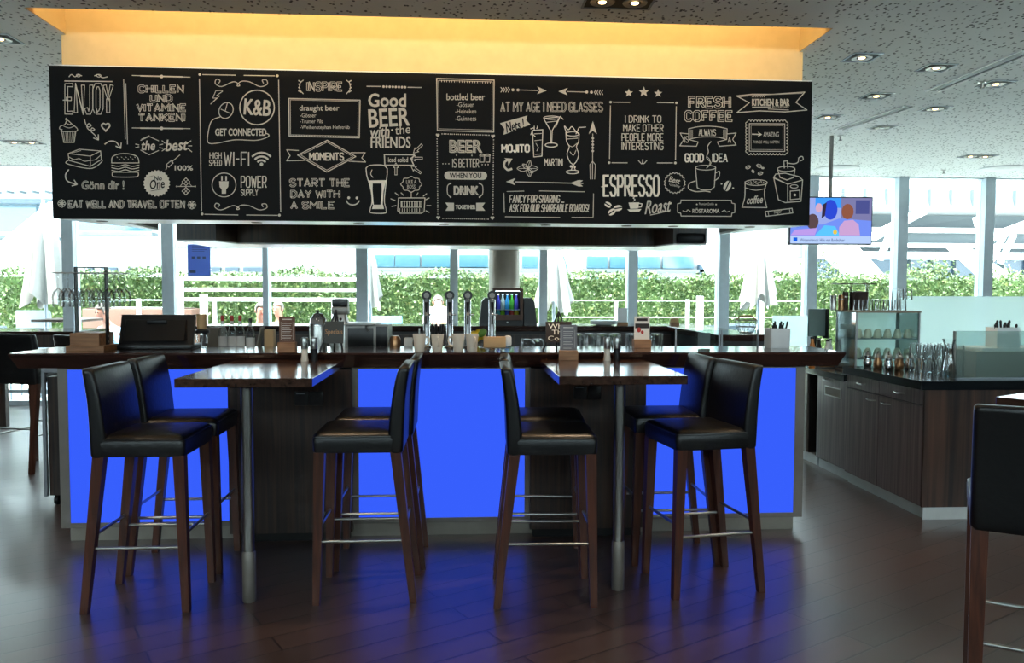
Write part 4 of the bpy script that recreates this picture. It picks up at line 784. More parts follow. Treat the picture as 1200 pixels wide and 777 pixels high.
# napkin box on wire feet
p = aty(582.5, 405, .25); t = thing('napkin_box', 'cream paper napkin box on a little wire stand beside the mugs', 'napkin box', (p.x, .25, zct))
MB().box(-.08, .05, -.035, .035, .022, .085, .003).build('box', 'kraft', t); MB().box(.045, .085, -.03, .03, .03, .092, .012).build('napkins', 'paper', t)
for x in (-.055, .035): MB().tube([(x-.02, -.034, .02), (x-.006, -.036, .003), (x+.006, .036, .003), (x+.02, .034, .02)], .003).build('wire_foot', 'steel', t)
MB().tube([(-.088, 0, .02), (.088, 0, .02)], .003).build('wire_rail', 'steel', t)
# beer taps
for k, (u, lab) in enumerate(((500, 'leftmost chrome beer tap column with a black round badge'), (527, 'second chrome beer tap column from the left'), (548, 'third chrome beer tap column from the left'), (576.5, 'rightmost chrome beer tap column, in front of the little fridge'))):
    p = aty(u, 380, .56); h = aty(u, 350, .56).z-zct
    t = thing('beer_tap', lab, 'beer tap', (p.x, .56, zct), 0, 'chrome beer taps')
    MB().lathe([(.035, 0), (.035, .006), (.024, .012), (.0215, .02), (.0215, h-.01), (.018, h)], n=22).build('column', 'chrome', t)
    MB().lathe([(.028, -.012), (.03, -.01), (.03, .01), (.028, .012)], (0, -.002, h+.02), 24, 'y').build('badge', 'black', t)
    MB().lathe([(.017, -.0005), (.017, .0005)], (0, -.0148, h+.02), 20, 'y').build('badge_face', 'alu', t)
    MB().tube([(0, -.02, h-.09), (0, -.055, h-.092), (0, -.064, h-.105), (0, -.064, h-.16)], .0085, 10).build('spout', 'chrome', t)
    MB().cyl((0, -.05, h-.085), (0, -.058, h-.02), .006, .011).build('handle', 'black', t)
    MB().cyl((.01, -.02, h-.1), (.04, -.025, h-.1), .005).build('lever', 'chrome', t)
# wooden glass rack at the left end
p = aty(99, 411, .28); q = aty(116.5, 411, .28); bw = (q.x-aty(82, 411, .28).x)
t = thing('glass_rack', 'wooden block with a black metal arch holding upside-down wine glasses', 'glass rack', (q.x-bw/2, .38, zct))
MB().box(-bw/2-.02, bw/2+.03, -.11, .11, 0, .032, .002, 1).box(-bw/2, bw/2, -.1, .1, .031, .105, .002, 1).build('block', 'oak', t, sm=False)
hz = aty(105, 314, .38).z-zct
fr = MB().box(-bw/2-.008, -bw/2-.001, -.018, .018, .033, hz).box(bw/2+.001, bw/2+.008, -.018, .018, .033, hz).box(-bw/2-.008, bw/2+.008, -.018, .018, hz, hz+.006).build('arch', 'blackm', t, sm=False)
for z in (.05, .082): MB().cyl((bw/2+.008, 0, z), (bw/2+.012, 0, z), .006).build('bolt', 'steel', t)
for y in (-.055, -.02, .02, .055): MB().cyl((-.19, y, hz-.03), (.2, y, hz-.03), .003, n=8).build('rail', 'steel', t)
rx, ry, rz_ = t.location
WGP = [(.0, .2), (.032, .2), (.033, .198), (.006, .193), (.0035, .18), (.0035, .115), (.008, .108), (.028, .09), (.036, .06), (.035, .03), (.029, .0)]
for i, x in enumerate((-.17, -.115, -.055, 0.0, .055, .115, .175)):
    for j, y in enumerate((-.038, .038)):
        if abs(abs(x)-bw/2) < .02: x += .02*(1 if x > 0 else -1)
        o = MB().lathe(WGP, (0, 0, 0), 16, cap=False).build('wine_glass', 'gl'); o.location = (rx+x, ry+y, zct+hz-.23); tag(o, 'clear wine glass hanging upside down from the left glass rack', 'wine glass', 'hanging wine glasses')
# point of sale screen, seen from behind
p0, p1 = aty(139, 400, .45), aty(226, 400, .45); sw = p1.x-p0.x; hh = aty(180, 369, .5).z-zct
t = thing('till_screen', 'black till touch screen seen from behind on the bar counter', 'till', ((p0.x+p1.x)/2, .45, zct))
mm = MB(); ins = .018
mm.loft([[(-sw/2, .0, .028), (sw/2, .0, .028), (sw/2, .03, .028), (-sw/2, .03, .028)], [(-sw/2-.015, .09, hh), (sw/2-.015, .09, hh), (sw/2-.015, .12, hh), (-sw/2-.015, .12, hh)]]); mm.build('screen_back', 'black', t, sm=False)
mm = MB(); mm.loft([[(-sw/2+.03, -.012, .05), (sw/2-.05, -.012, .05), (sw/2-.03, .02, .05), (-sw/2+.01, .02, .05)], [(-sw/2+.02, .068, hh-.03), (sw/2-.06, .068, hh-.03), (sw/2-.04, .1, hh-.03), (-sw/2+.0, .1, hh-.03)]]); mm.build('rear_housing', 'black', t, sm=False)
MB().box(-.07, .05, .045, .06, hh-.055, hh-.03, .006).build('grip', 'blackm', t)
MB().box(-sw/2, sw/2+.0, -.03, .16, 0, .028, .005).build('base', 'black', t)
# glass jar with black rim, and stacked cups
sv = lambda u, v, y, z: (aty(u, v, y).x, y, z)
p = aty(234.5, 400, .56); t = thing('glass_jar', 'glass jar with a black lid beside the till', 'jar', (p.x+.012, .56, zct))
MB().lathe([(.026, 0), (.03, .004), (.036, .085), (.03, .09)], n=20).build('body', 'gl', t); MB().lathe([(.042, .09), (.044, .094), (.044, .106), (.03, .116), (.02, .118)], n=20).build('lid', 'black', t)
zj = zct+.118
for k in range(6): tag(MB().lathe([(.0, .0), (.026, 0), (.029, .03), (.0305, .031), (.0305, .034)], (p.x+.012, .56, zj+k*.011+.0002*k), 20, cap=False).build('paper_cup', 'kraft'), 'beige paper cup in the stack on the glass jar', 'cup', 'stacked paper cups')
# bottles on the service worktop
def bottle(label, u, y, h, r, capm, labm, z0=None):
    p = aty(u, 390, y); z0 = SZ if z0 is None else z0
    t = thing('bottle', label, 'bottle', (p.x, y, z0), 0, 'spirit bottles on the service worktop')
    MB().lathe([(r*.9, 0), (r, .006), (r, h*.6), (r*.85, h*.68), (r*.36, h*.8), (r*.33, h*.9), (r*.36, h*.905)], n=18).build('body', 'gl', t)
    MB().lathe([(r*1.01, h*.3), (r*1.012, h*.52)], n=18, cap=False).build('label', labm, t); MB().lathe([(r*.4, h*.88), (r*.42, h), (r*.3, h*1.005)], n=14).build('cap', capm, t)
    MB().lathe([(r*.36, h*.8), (r*.38, h*.875)], n=14, cap=False).build('neck_label', 'paper', t)
zb0 = aty(270, 407, .95).z
for u, cm, lab, top in ((261, 'red', 'leftmost clear spirit bottle with a red cap behind the counter', 370), (271.8, 'red', 'second clear spirit bottle from the left, red capped', 370), (281.5, 'red', 'third clear spirit bottle from the left, red capped', 370), (293.4, 'black', 'rightmost clear spirit bottle, shorter, with a black cap', 373)):
    bottle(lab, u, .95, aty(u, top, .95).z-SZ, .0285, cm, 'paper')
p = aty(251, 392, 1.1); tag(MB().box(p.x-.05, p.x+.045, 1.1, 1.2, SZ, aty(251, 384, 1.1).z).build('carton', 'taupe', None, sm=False), 'grey carton leaning behind the spirit bottles', 'carton')
p = aty(311, 392, .95); t = thing('napkin_pile', 'pale folded napkins in a slanted holder right of the spirit bottles', 'napkins', (p.x, .95, SZ)); zt_ = aty(311, 386, .95).z-SZ
MB().box(.0, .06, -.04, .04, 0, zt_, .006, 2, Matrix.Shear('XZ', 4, (.25, 0)) if False else None).build('napkins', 'kraft', t); MB().prism([(-.07, 0), (-.06, 0), (-.015, zt_+.015), (-.025, zt_+.015)], .09, 'y', -.045).build('holder', 'taupe', t, sm=False)
# easel signs
def easel(label, u0, u1, uap, vap, v0, v1, y, text, boardm, chm):
    ap = aty(uap, vap, y); t = thing('easel_sign', label, 'sign', (ap.x, y, zct)); H = ap.z-zct
    l0, l1 = aty(u0, 411, y).x-ap.x, aty(u1, 411, y).x-ap.x
    for k, (x, yy) in enumerate(((l0, -.02), (l1, -.02), ((l0+l1)/2, .09))): MB().cyl((x, yy, 0), (0, .03, H), .006, .005, 8).build('leg', 'black', t)
    z0, z1 = aty(uap, v1, y).z-zct, aty(uap, v0, y).z-zct; w_ = (l1-l0)*.42
    b = MB().prism([(-.04, z0), (-.032, z0), (-.002, z1), (-.01, z1)], 2*w_, 'x', -w_-.005).build('slate', boardm, t, sm=False)
    vs_, fs, es = glyphs(text); xs = [p[0] for p in vs_]; zs = [p[1] for p in vs_]
    ww, hh_ = (1.7*w_, (z1-z0)*.8) if '\n' in text else (1.8*w_, (z1-z0)*.3)
    zc_ = (z0+z1)/2
    P = []
    for x, zz in vs_:
        a = ((x-min(xs))/(max(xs)-min(xs))-.5)*ww-.005; c_ = zc_+((zz-min(zs))/(max(zs)-min(zs))-.5)*hh_
        yy = -.04+(c_-z0)/(z1-z0)*.03-.0015; P.append((a, yy, c_))
    me = bpy.data.meshes.new('lettering'); me.from_pydata(P, [], fs); me.materials.append(M[chm]); o = bpy.data.objects.new('lettering', me); COL.objects.link(o); o.parent = b
easel('small slate easel sign with orange script on the bar counter', 375.5, 402, 393, 363, 376.5, 402, .3, 'Specials', pm('slate_grey', (44, 52, 54), .6), 'bronze')
easel('small brown chalk easel reading What The Cook on the bar counter', 636, 672, 655.5, 365.5, 377, 401, .3, 'What\nThe\nCook.', pm('brown_slate', (44, 28, 22), .6), 'chalkw')
# machines on the service worktop
p = aty(373, 390, 1.0); zt_ = aty(373, 366, 1.0).z-SZ; t = thing('ice_bucket', 'round chrome ice bucket with a domed lid behind the slate sign', 'ice bucket', (p.x, 1.0, SZ))
MB().lathe([(.04, 0), (.055, .01), (.06, zt_*.7), (.058, zt_*.72)], n=22).build('body', 'steel', t); MB().lathe([(.06, zt_*.72), (.055, zt_*.85), (.03, zt_*.97), (.0, zt_)], n=22, cap=False).build('lid', 'chrome', t); MB().ball((0, 0, zt_+.008), .009).build('knob', 'black', t)
p = aty(399, 390, 1.275); zt_ = aty(399, 350, 1.275).z-SZ; t = thing('bar_blender', 'tall steel bar blender with a black square head', 'blender', (p.x, 1.275, SZ))
MB().loft([rr(0, 0, .07, .07, .02, 0), rr(0, 0, .065, .065, .02, zt_*.5), rr(0, 0, .045, .045, .02, zt_*.72)]).build('body', 'steel', t); MB().box(-.055, .06, -.05, .05, zt_*.72, zt_*.86, .008).build('collar', 'alu', t); MB().box(-.053, .057, -.048, .048, zt_*.86, zt_, .008).build('lid', 'black', t)
MB().cyl((.01, -.046, zt_*.64), (.01, -.058, zt_*.64), .01).build('knob', 'chrome', t)
p0, p1 = aty(404, 390, .9), aty(455, 390, .9); zt_ = aty(420, 379, .9).z-SZ; W_ = p1.x-p0.x; t = thing('glass_washer', 'low steel drinks machine with a dark glass front behind the counter', 'machine', (p0.x, .9, SZ))
MB().box(0, W_, 0, .3, 0, zt_-.012, .004).build('housing', 'alu', t); MB().box(-.012, W_*.72, -.03, .32, zt_-.012, zt_, .004).build('lid', 'steel', t); MB().box(.02, W_*.66, -.006, 0, zt_*.35, zt_-.03, .002).build('window', 'black', t); MB().box(W_*.72, W_*.97, -.006, 0, zt_*.35, zt_-.02, .002).build('side_window', 'black', t)
MB().tube([(W_*.5, -.01, zt_-.02), (W_*.5, -.05, zt_-.03), (W_*.58, -.055, zt_-.05)], .006).build('lever', 'chrome', t)
for k in range(8): MB().cyl((.03+k*W_*.1, -.012, zt_*.3), (.03+k*W_*.1, -.012, zt_*.3+.02), .008).build('foot', 'chrome', t)
p = aty(463, 395, .8); tag(MB().lathe([(.02, 0), (.035, .02), (.036, aty(463, 395, .8).z-SZ-.01), (.025, aty(463, 393.5, .8).z-SZ)], (p.x, .8, SZ), 16).build('sugar_pot', 'bronze'), 'small brown pot behind the counter left of the mugs', 'pot')
p = aty(479, 398, .8); tag(MB().box(p.x-.03, p.x+.025, .78, .84, SZ, aty(479, 396, .78).z, .006).build('napkin_block', 'paper'), 'small white block beside the brown pot', 'napkins')
# lemon bowl
p = aty(560, 396, .85); zb_ = aty(560, 398.5, .85).z; t = thing('fruit_bowl', 'glass bowl of lemons between the beer taps', 'bowl', (p.x, .85, SZ))
MB().lathe([(.04, 0), (.045, .004), (.02, .02), (.07, zb_-SZ-.02), (.078, zb_-SZ+.008), (.074, zb_-SZ+.008), (.066, zb_-SZ-.02), (.0, .03)], n=24, cap=False).build('bowl', 'gl', t)
for k, (du, dv, mt, lab) in enumerate(((-5, -3, 'yellow', 'lemon on the left in the glass bowl'), (2, -5, 'yellow', 'lemon at the back of the glass bowl'), (4.5, -1, 'yellow', 'lemon on the right in the glass bowl'), (5, -4.8, 'lime', 'green lime in the glass bowl'), (-1, 1, 'yellow', 'lemon at the bottom of the glass bowl'))):
    q = aty(560+du, 395+dv, .85+.02*((k % 3)-1)); o = MB().lathe([(.0, -.036), (.006, -.034), (.02, -.024), (.026, 0), (.02, .024), (.006, .034), (.0, .036)], (0, 0, 0), 16, 'x', False).build('lemon' if mt == 'yellow' else 'lime', mt); o.location = q; o.rotation_euler = (0, .2*k, k); tag(o, lab, 'fruit', 'citrus in the bowl')
# tumblers in rows on the service worktop
TP = [(.0, .004), (.026, 0), (.029, .004), (.034, .105), (.032, .105), (.027, .01), (.0, .01)]
tum = None
def tumbler(x, y, z, label, group, flip=True, sc=1.0):
    global tum
    if tum is None: tum = MB().lathe(TP, n=16, cap=False).build('tumbler', 'gl'); o = tum
    else: o = tum.copy(); COL.objects.link(o)
    o.location = (x, y, z+(.105*sc if flip else 0)); o.rotation_euler = (math.pi if flip else 0, 0, 0); o.scale = (sc, sc, sc); tag(o, label, 'glass', group); return o
tr = thing('glass_tray', 'steel tray raised on the service worktop carrying rows of tumblers', 'tray', (0, 1.0, SZ)); tx0, tx1 = aty(672, 400, 1.0).x, aty(792, 400, 1.0).x
MB().box(tx0-.02, tx1+.02, -.1, .12, .0, .045, .003).build('tray', 'steel', tr)
for j in range(2):
    for i in range(7): tumbler(tx0+.03+i*.088+(.03 if i > 3 else 0), .97+j*.085, SZ+.045, 'clear tumbler turned over in the rows behind the menu cards', 'tumblers on the service worktop', sc=1.15)
for j in range(2):
    for i in range(2): tumbler(aty(617+i*13, 400, .95).x, .9+j*.085, SZ, 'clear tumbler turned over between the fridge and the chalk easel', 'tumblers by the easel', sc=1.25)
for j in range(2):
    for i in range(3):
        tumbler(aty(767+i*12, 395, 1.0).x, .97+j*.085, SZ+.045+.1215, 'clear tumbler in the upper layer of the tumbler rows', 'upper tumblers on the tray', sc=1.1) if False else None
# glass screens on the counter
for u0, u1, lab in ((791, 844, 'clear glass splash screen on the counter, left of the white cutlery pot'), (845, 889, 'clear glass splash screen on the counter, next to the white cutlery pot')):
    t = thing('glass_screen', lab, 'screen', (aty(u0, 400, .6).x, .6, zct)); L_ = aty(u1, 400, .6).x-aty(u0, 400, .6).x
    MB().box(0, L_, 0, .006, .0, aty(800, 387, .6).z-zct).build('pane', 'glt', t, sm=False)
    for x in (0.001, L_-.009): MB().box(x, x+.008, -.004, .010, 0, aty(800, 387, .6).z-zct+.003).build('clamp', 'alud', t, sm=False)
p = aty(829, 395, .5); t = thing('card_stand', 'clear rounded card stand on the counter near the glass screens', 'card stand', (p.x, .5, zct)); hz_ = aty(829, 386, .5).z-zct
MB().loft([[(-.07, .0, 0), (.06, 0, 0), (.06, .004, 0), (-.07, .004, 0)], [(-.07, .02, hz_*.6), (.058, .02, hz_*.6), (.058, .024, hz_*.6), (-.07, .024, hz_*.6)], [(-.06, .03, hz_), (.035, .03, hz_), (.035, .034, hz_), (-.06, .034, hz_)]]).build('stand', 'glt', t, sm=False); MB().box(-.05, .03, .036, .038, .01, hz_*.8).build('card', 'greycard', t, sm=False)
# white cutlery pot
p = std(910.5, 408.6, zct); pw = (aty(922, 400, .5).x-aty(899, 400, .5).x)/2; ph = aty(910, 384.5, .5).z-zct
t = thing('cutlery_pot', 'white porcelain pot full of black handled cutlery at the right end of the counter', 'pot', (aty(910.5, 400, .5).x, .5, zct))
MB().loft([rr(0, 0, pw*.94, .055, .012, 0), rr(0, 0, pw, .06, .012, .01), rr(0, 0, pw, .06, .012, ph), rr(0, 0, pw-.006, .054, .01, ph), rr(0, 0, pw-.008, .052, .01, .02)]).build('pot', 'white', t)
px_, py_, pz_ = t.location
for k in range(9):
    x = -.045+k*.011; o = MB().cyl((px_+x*.7, py_-.02+.008*(k % 4), zct+.04), (px_+x*1.1+.01, py_-.025+.012*(k % 4), zct+ph+.02+.012*(k % 3)), .004, .006).build('fork', 'black'); tag(o, 'black handled fork standing in the white pot', 'fork', 'black cutlery in the white pot')
# rear counter: minibar fridge and cards
FYR = RCY+.1
p0, p1 = aty(577.5, 370, FYR), aty(613, 370, FYR); fz1 = aty(595, 337.5, FYR).z; fw_ = p1.x-p0.x; fh_ = fz1-zrc
t = thing('display_fridge', 'small brown framed glass door fridge full of colourful bottles on the rear counter', 'fridge', ((p0.x+p1.x)/2, FYR, zrc))
pb = aty(595, 370, FYR).z-zrc
MB().box(-fw_/2, fw_/2, .03, .38, 0, fh_).build('body', 'hatch', t, sm=False) if False else None
bx_ = MB(); bx_.box(-fw_/2, -fw_/2+.02, .03, .36, 0, fh_).box(fw_/2-.02, fw_/2, .03, .36, 0, fh_).box(-fw_/2+.02, fw_/2-.02, .03, .36, fh_-.02, fh_).box(-fw_/2+.02, fw_/2-.02, .03, .36, 0, .06).box(-fw_/2+.02, fw_/2-.02, .34, .36, .06, fh_-.02); bx_.build('cabinet', 'bar_inner', t, sm=False)
dm = MB(); b_ = .028; dm.box(-fw_/2, -fw_/2+b_, 0, .028, .05, fh_).box(fw_/2-b_, fw_/2, 0, .028, .05, fh_).box(-fw_/2+b_, fw_/2-b_, 0, .028, fh_-b_, fh_).box(-fw_/2+b_, fw_/2-b_, 0, .028, .05, .1)
do = dm.build('door_frame', 'browncard', t, sm=False); MB().box(-fw_/2+b_, fw_/2-b_, .01, .016, .1, fh_-b_).build('glass', 'glt', do, sm=False); MB().cyl((-.005, -.006, .03), (-.005, .0, .03), .008).build('lock', 'steel', t)
for z in (fh_*.42,): MB().box(-fw_/2+.021, fw_/2-.021, .05, .33, z-.006, z).build('shelf', 'alud', t, sm=False)
MB().box(-fw_/2+.03, fw_/2-.03, .06, .075, fh_-.03, fh_-.024).build('light', emis('fridge_light', (225, 240, 255), 22), t, sm=False)
fx, fy, fz = t.location
cols = [((70, 70, 190), 'blue'), ((180, 190, 190), 'clear'), ((60, 150, 210), 'pale blue'), ((90, 190, 70), 'green'), ((90, 80, 190), 'violet'), ((90, 190, 215), 'aqua'), ((150, 205, 50), 'lime'), ((60, 60, 160), 'navy'), ((205, 60, 50), 'red'), ((230, 190, 60), 'yellow')]
for k, (cc, nm) in enumerate(cols):
    row = k//5; i = k % 5; x = fx-fw_/2+.055+i*(fw_-.11)/4; z = fz+(fh_*.42+.0005 if row == 0 else .0605); h = fh_*(.42 if row == 0 else .3)
    bt = thing('soda_bottle', '%s bottle on the %s shelf of the small fridge' % (nm, 'upper' if row == 0 else 'lower'), 'bottle', (x, fy+.12, z), 0, 'bottles in the small fridge')
    MB().lathe([(.02, 0), (.022, .004), (.022, h*.55), (.009, h*.78), (.009, h*.93)], n=14).build('body', pm('soda_%d' % k, cc, .25), bt); MB().lathe([(.011, h*.93), (.011, h), (.0, h)], n=12, cap=False).build('cap', 'white', bt)
for s_, lab in ((-1, 'left'), (1, 'right')):
    u0, u1 = ((562, 577), (614, 629))[s_ > 0]; x0, x1 = aty(u0, 370, FYR+.05).x, aty(u1, 370, FYR+.05).x; zz = aty(595, 349, FYR).z
    h = zz-zrc; pts = [(x0, 0), (x1, 0), (x1, h), (x0+.05, h), (x0+.02, h*.85)] if s_ < 0 else [(x0, 0), (x1, 0), (x1-.02, h*.85), (x1-.05, h), (x0, h)]
    o = MB().prism(pts, .3, 'y', 0).build('drinks_dispenser', 'black', None, sm=False); o.location = (0, FYR+.04, zrc); tag(o, 'black rounded dispenser casing on the %s of the small fridge' % lab, 'dispenser')
for (u0, u1, v0, v1, m_, lab) in ((723, 735.5, 361, 381, 'white', 'plain white card in a wooden block on the rear counter'), (785, 795.5, 373, 385, 'kraft', 'beige card in a wooden block on the rear counter'), (870, 882, 388, 399, 'browncard', 'brown card standing at the far right of the bar island')):
    yy = RCY+.15 if u0 < 860 else 2.2
    if u0 > 860: continue
    p = aty((u0+u1)/2, v1, yy); t = thing('table_card', lab, 'card', (p.x, yy, zrc)); w_ = (u1-u0)*ppm(yy)/2; h = aty(u0, v0, yy).z-zrc
    MB().box(-w_, w_, -.025, .025, 0, .03).build('block', 'oak', t, sm=False); MB().box(-w_*.95, w_*.95, -.003, .003, .029, h).build('card', m_, t, sm=False)
for k in range(4): tag(MB().lathe([(.06, 0), (.08, .003), (.14, .012), (.138, .016), (.08, .008), (.0, .008)], (aty(708, 383, RCY+.2).x, RCY+.2, zrc+.010*k), 28, cap=False).build('plate', 'white'), 'white plate in the stack on the rear counter', 'plate', 'stacked white plates')
# ------------------------------------------------------------------ right-hand counter top things
ZL = zlt; ZG = gzt
ZC1 = 1.60
cxa, cxb = aty(1003, 400, ZC1).x, aty(1078, 400, ZC1).x; czt = aty(1040, 366.5, ZC1).z; cd_ = .34
cs = thing('display_case', 'glass display case with two shelves of upturned cups on the right counter', 'display case', (cxa, ZC1, ZL))
cw, ch = cxb-cxa, czt-ZL
fm_ = MB()
for x, y in ((0, 0), (cw-.012, 0), (0, cd_-.012), (cw-.012, cd_-.012)): MB().box(x, x+.012, y, y+.012, 0, ch).build('post', 'alud', cs, sm=False)
MB().box(-.005, cw+.005, -.005, cd_, ch, ch+.014).build('top', 'taupe', cs, sm=False); MB().box(0, cw, 0, cd_, .001, .012).build('base', 'taupe', cs, sm=False)
MB().box(.012, cw-.012, .002, .006, .012, ch).build('front_glass', 'glt', cs, sm=False)
MB().box(.002, .006, .012, cd_-.012, .012, ch).build('side_glass', 'glt', cs, sm=False)
MB().box(.012, cw-.012, cd_-.008, cd_-.002, .012, ch).build('back_panel', 'frost', cs, sm=False)
MB().box(cw-.008, cw-.002, .012, cd_-.012, .012, ch).build('end_panel', 'glt', cs, sm=False)
shz = [aty(1040, v, ZC1+.1).z-ZL for v in (396, 419)]
for z in shz: MB().box(.013, cw-.013, .014, cd_-.014, z-.008, z).build('shelf', 'alud', cs, sm=False)
cupP = [(.036, 0), (.037, .003), (.026, .05), (.015, .062), (.0, .063)]
cupo = None
for z, lab, g in ((shz[0], 'glass cup turned over on the upper shelf of the display case', 'cups on the upper case shelf'), (shz[1], 'glass cup turned over on the lower shelf of the display case', 'cups on the lower case shelf')):
    for j in range(2):
        for i in range(6):
            if cupo is None: cupo = MB().lathe(cupP, n=16, cap=False).build('glass_cup', pm('milk_glass', (240, 234, 212), .25)); o = cupo
            else: o = cupo.copy(); COL.objects.link(o)
            o.location = (cxa+.05+i*(cw-.1)/5*.98, ZC1+.08+j*.14, ZL+z+.0005); o.scale = (.85, .85, 1.1); tag(o, lab, 'cup', g)
# on top of the case
for j in range(2):
    for i in range(6): tumbler(cxa+.06+i*.068, ZC1+.045+j*.075, czt+.014, 'clear tumbler turned over along the front of the display case top', 'tumblers on the display case', sc=.85)
for i in range(2):
    for j in range(2): tumbler(cxa+.06+(3.8+i)*.068+.06, ZC1+.045+j*.075, czt+.014+.0895, 'clear tumbler stacked as a second layer at the right of the case top', 'second layer on the display case', sc=.85)
gy = ZC1+.25
p = aty(1006, 365, gy); t = thing('bean_jar', 'glass jar of coffee beans with a wide flat lid on the display case', 'jar', (p.x, gy, czt+.014)); hj = aty(1000, 332, gy).z-czt-.014; r_ = 11*ppm(gy)
r_ = min(r_, .074)
MB().lathe([(r_, 0), (r_, hj-.01), (r_*.97, hj-.01)], n=28, cap=False).build('glass', 'gl', t); MB().lathe([(.0, .003), (r_*.95, .003), (r_*.95, hj*.68), (.0, hj*.72)], n=26, cap=False).build('beans', 'coffee', t)
MB().box(-.20, .11, -.08, .08, hj-.008, hj, .004).build('lid', 'wenge', t)
for k, (u, v, m_, lab) in enumerate(((976, 346, 'steel', 'leftmost steel cup stack at the left end of the display case'), (984, 345.5, 'bronze', 'copper coloured cup stack beside the bean jar'), (990, 342, 'coffee', 'dark brown canister touching the bean jar on the left'))):
    p = aty(u, 360, gy); h = aty(u, v, gy).z-czt-.014; r_ = .024
    x_ = max(p.x, cxa+.004) if k else p.x
    t = thing('canister', lab, 'canister', (p.x+.012, gy-.02*(k % 2)+.02, czt+.014)); MB().lathe([(r_, 0), (r_, h*.96), (r_*.9, h)], n=18).build('body', m_, t); MB().lathe([(r_*1.04, h*.7), (r_*1.04, h*.76)], n=18).build('band', 'steel', t)
# chrome creamers in front of the case
for j in range(3):
    for i in range(5):
        x, y = GX+.13+i*.082+j*.01, y2-.06-j*.13
        o = thing('creamer', ('small chrome and copper creamer in the rows in front of the display case'), 'creamer', (x, y, ZG), 0, 'creamers before the display case')
        MB().lathe([(.022, 0), (.03, .01), (.032, .04), (.022, .062), (.024, .085)], n=16).build('body', 'bronze' if (i+j) % 2 else 'chrome', o); MB().lathe([(.025, .085), (.02, .1), (.0, .112)], n=14, cap=False).build('lid', 'steel', o); MB().ball((0, 0, .115), .006, 8, 6).build('knob', 'black', o)
# tumblers and carafe near the counter end
for lay in range(2):
    for j in range(3):
        for i in range(4): tumbler(GX+.125+i*.072+j*.012, gy0+.17+j*.1, ZG+lay*.1095, ('clear tall tumbler in the lower layer at the end of the right counter', 'clear tall tumbler in the upper layer at the end of the right counter')[lay], ('lower tumblers on the counter end', 'upper tumblers on the counter end')[lay], sc=1.03)
p = std(1108, 445, ZG); ca_h = .265; t = thing('carafe', 'clear glass carafe with a flared neck beside the glass screen', 'carafe', (aty(1106, 420, gy0+.12).x+.02, gy0+.10, ZG))
MB().lathe([(.045, 0), (.05, .006), (.048, .06), (.03, .15), (.024, .19), (.028, .22), (.042, .262), (.04, .262), (.026, .222), (.022, .19), (.028, .15), (.044, .06), (.044, .01), (.0, .008)], n=28, cap=False).build('glass', 'gl', t); MB().lathe([(.0, .0105), (.043, .0105), (.0425, .05), (.0, .05)], n=24, cap=False).build('water', glassm('water', (225, 240, 245), 1.2, 1.33), t)
# frosted screen near the counter end with a taupe box behind
sx = aty(1119, 400, gy0+.1).x; sz = aty(1140, 388, gy0+.1).z-ZG
t = thing('counter_screen', 'frosted glass screen standing on the right counter end', 'screen', (sx, gy0+.1, ZG)); MB().box(0, 1.2, 0, .008, .0, sz).build('pane', glassm('frosted_thin', (228, 240, 240), .6, 1.45, .2, (200, 225, 225)), t, sm=False); MB().box(-.006, .006, -.004, .012, 0, sz).build('edge_strip', 'alu', t, sm=False); MB().box(0, 1.2, -.004, .012, 0, .008).build('foot_rail', 'alud', t, sm=False)
bx0 = aty(1144, 430, gy0+.18).x; bz = aty(1160, 412, gy0+.18).z-ZG; t = thing('drawer_box', 'taupe wooden box behind the frosted screen on the counter', 'box', (bx0, gy0+.18, ZG)); MB().box(0, .95, 0, .3, 0, bz, .003).build('body', 'taupe', t, sm=False); MB().box(.05, .95, .02, .28, bz, bz+.022, .003).build('tray', 'white', t, sm=False)
cz = ZG+bz+.022; cbx = aty(1165, 400, gy0+.25).x; ctop = aty(1175, 384, gy0+.22).z; t = thing('cutlery_box', 'white cutlery box on top of the taupe box, cut by the right edge', 'cutlery box', (cbx, gy0+.22, cz)); MB().box(0, .16, 0, .006, 0, ctop-cz).box(0, .16, .114, .12, 0, ctop-cz).box(0, .006, .006, .114, 0, ctop-cz).box(.154, .16, .006, .114, 0, ctop-cz).box(.006, .154, .006, .114, 0, .005).build('box', 'white', t, sm=False)
for k in range(10):
    x, y = cbx+.02+.013*k, gy0+.25+.02*(k % 3); o = MB().cyl((x, y, cz+.01), (x+.008*((k % 5)-2), y, ctop+.012+.012*(k % 3)), .004, .007).ball((x+.008*((k % 5)-2), y, ctop+.012+.012*(k % 3)), .0085, 8, 6, (1, 1, 1.5)).build('knife', 'black'); tag(o, 'black handled knife in the white cutlery box at the right edge', 'knife', 'black knives in the cutlery box')
# tall frosted partitions behind the right counter
def partition(label, u0, u1, vt, y, z0=0):
    x0 = aty(u0, 400, y).x; x1 = aty(u1, 400, y).x; zt = aty(u0, vt, y).z; t = thing('glass_partition', label, 'partition', (x0, y, 0)); MB().box(0, x1-x0, 0, .012, z0, zt).build('pane', 'frost', t, sm=False); MB().box(0, x1-x0, -.01, .022, 0, max(z0, .03)).build('foot_rail', 'alud', t, sm=False)
    return t
partition('tall pale teal frosted glass partition behind the right counter', 1054, 1260, 347, 2.75)
partition('smaller pale teal frosted glass partition behind the right end of the bar', 905, 946, 370, 3.9)
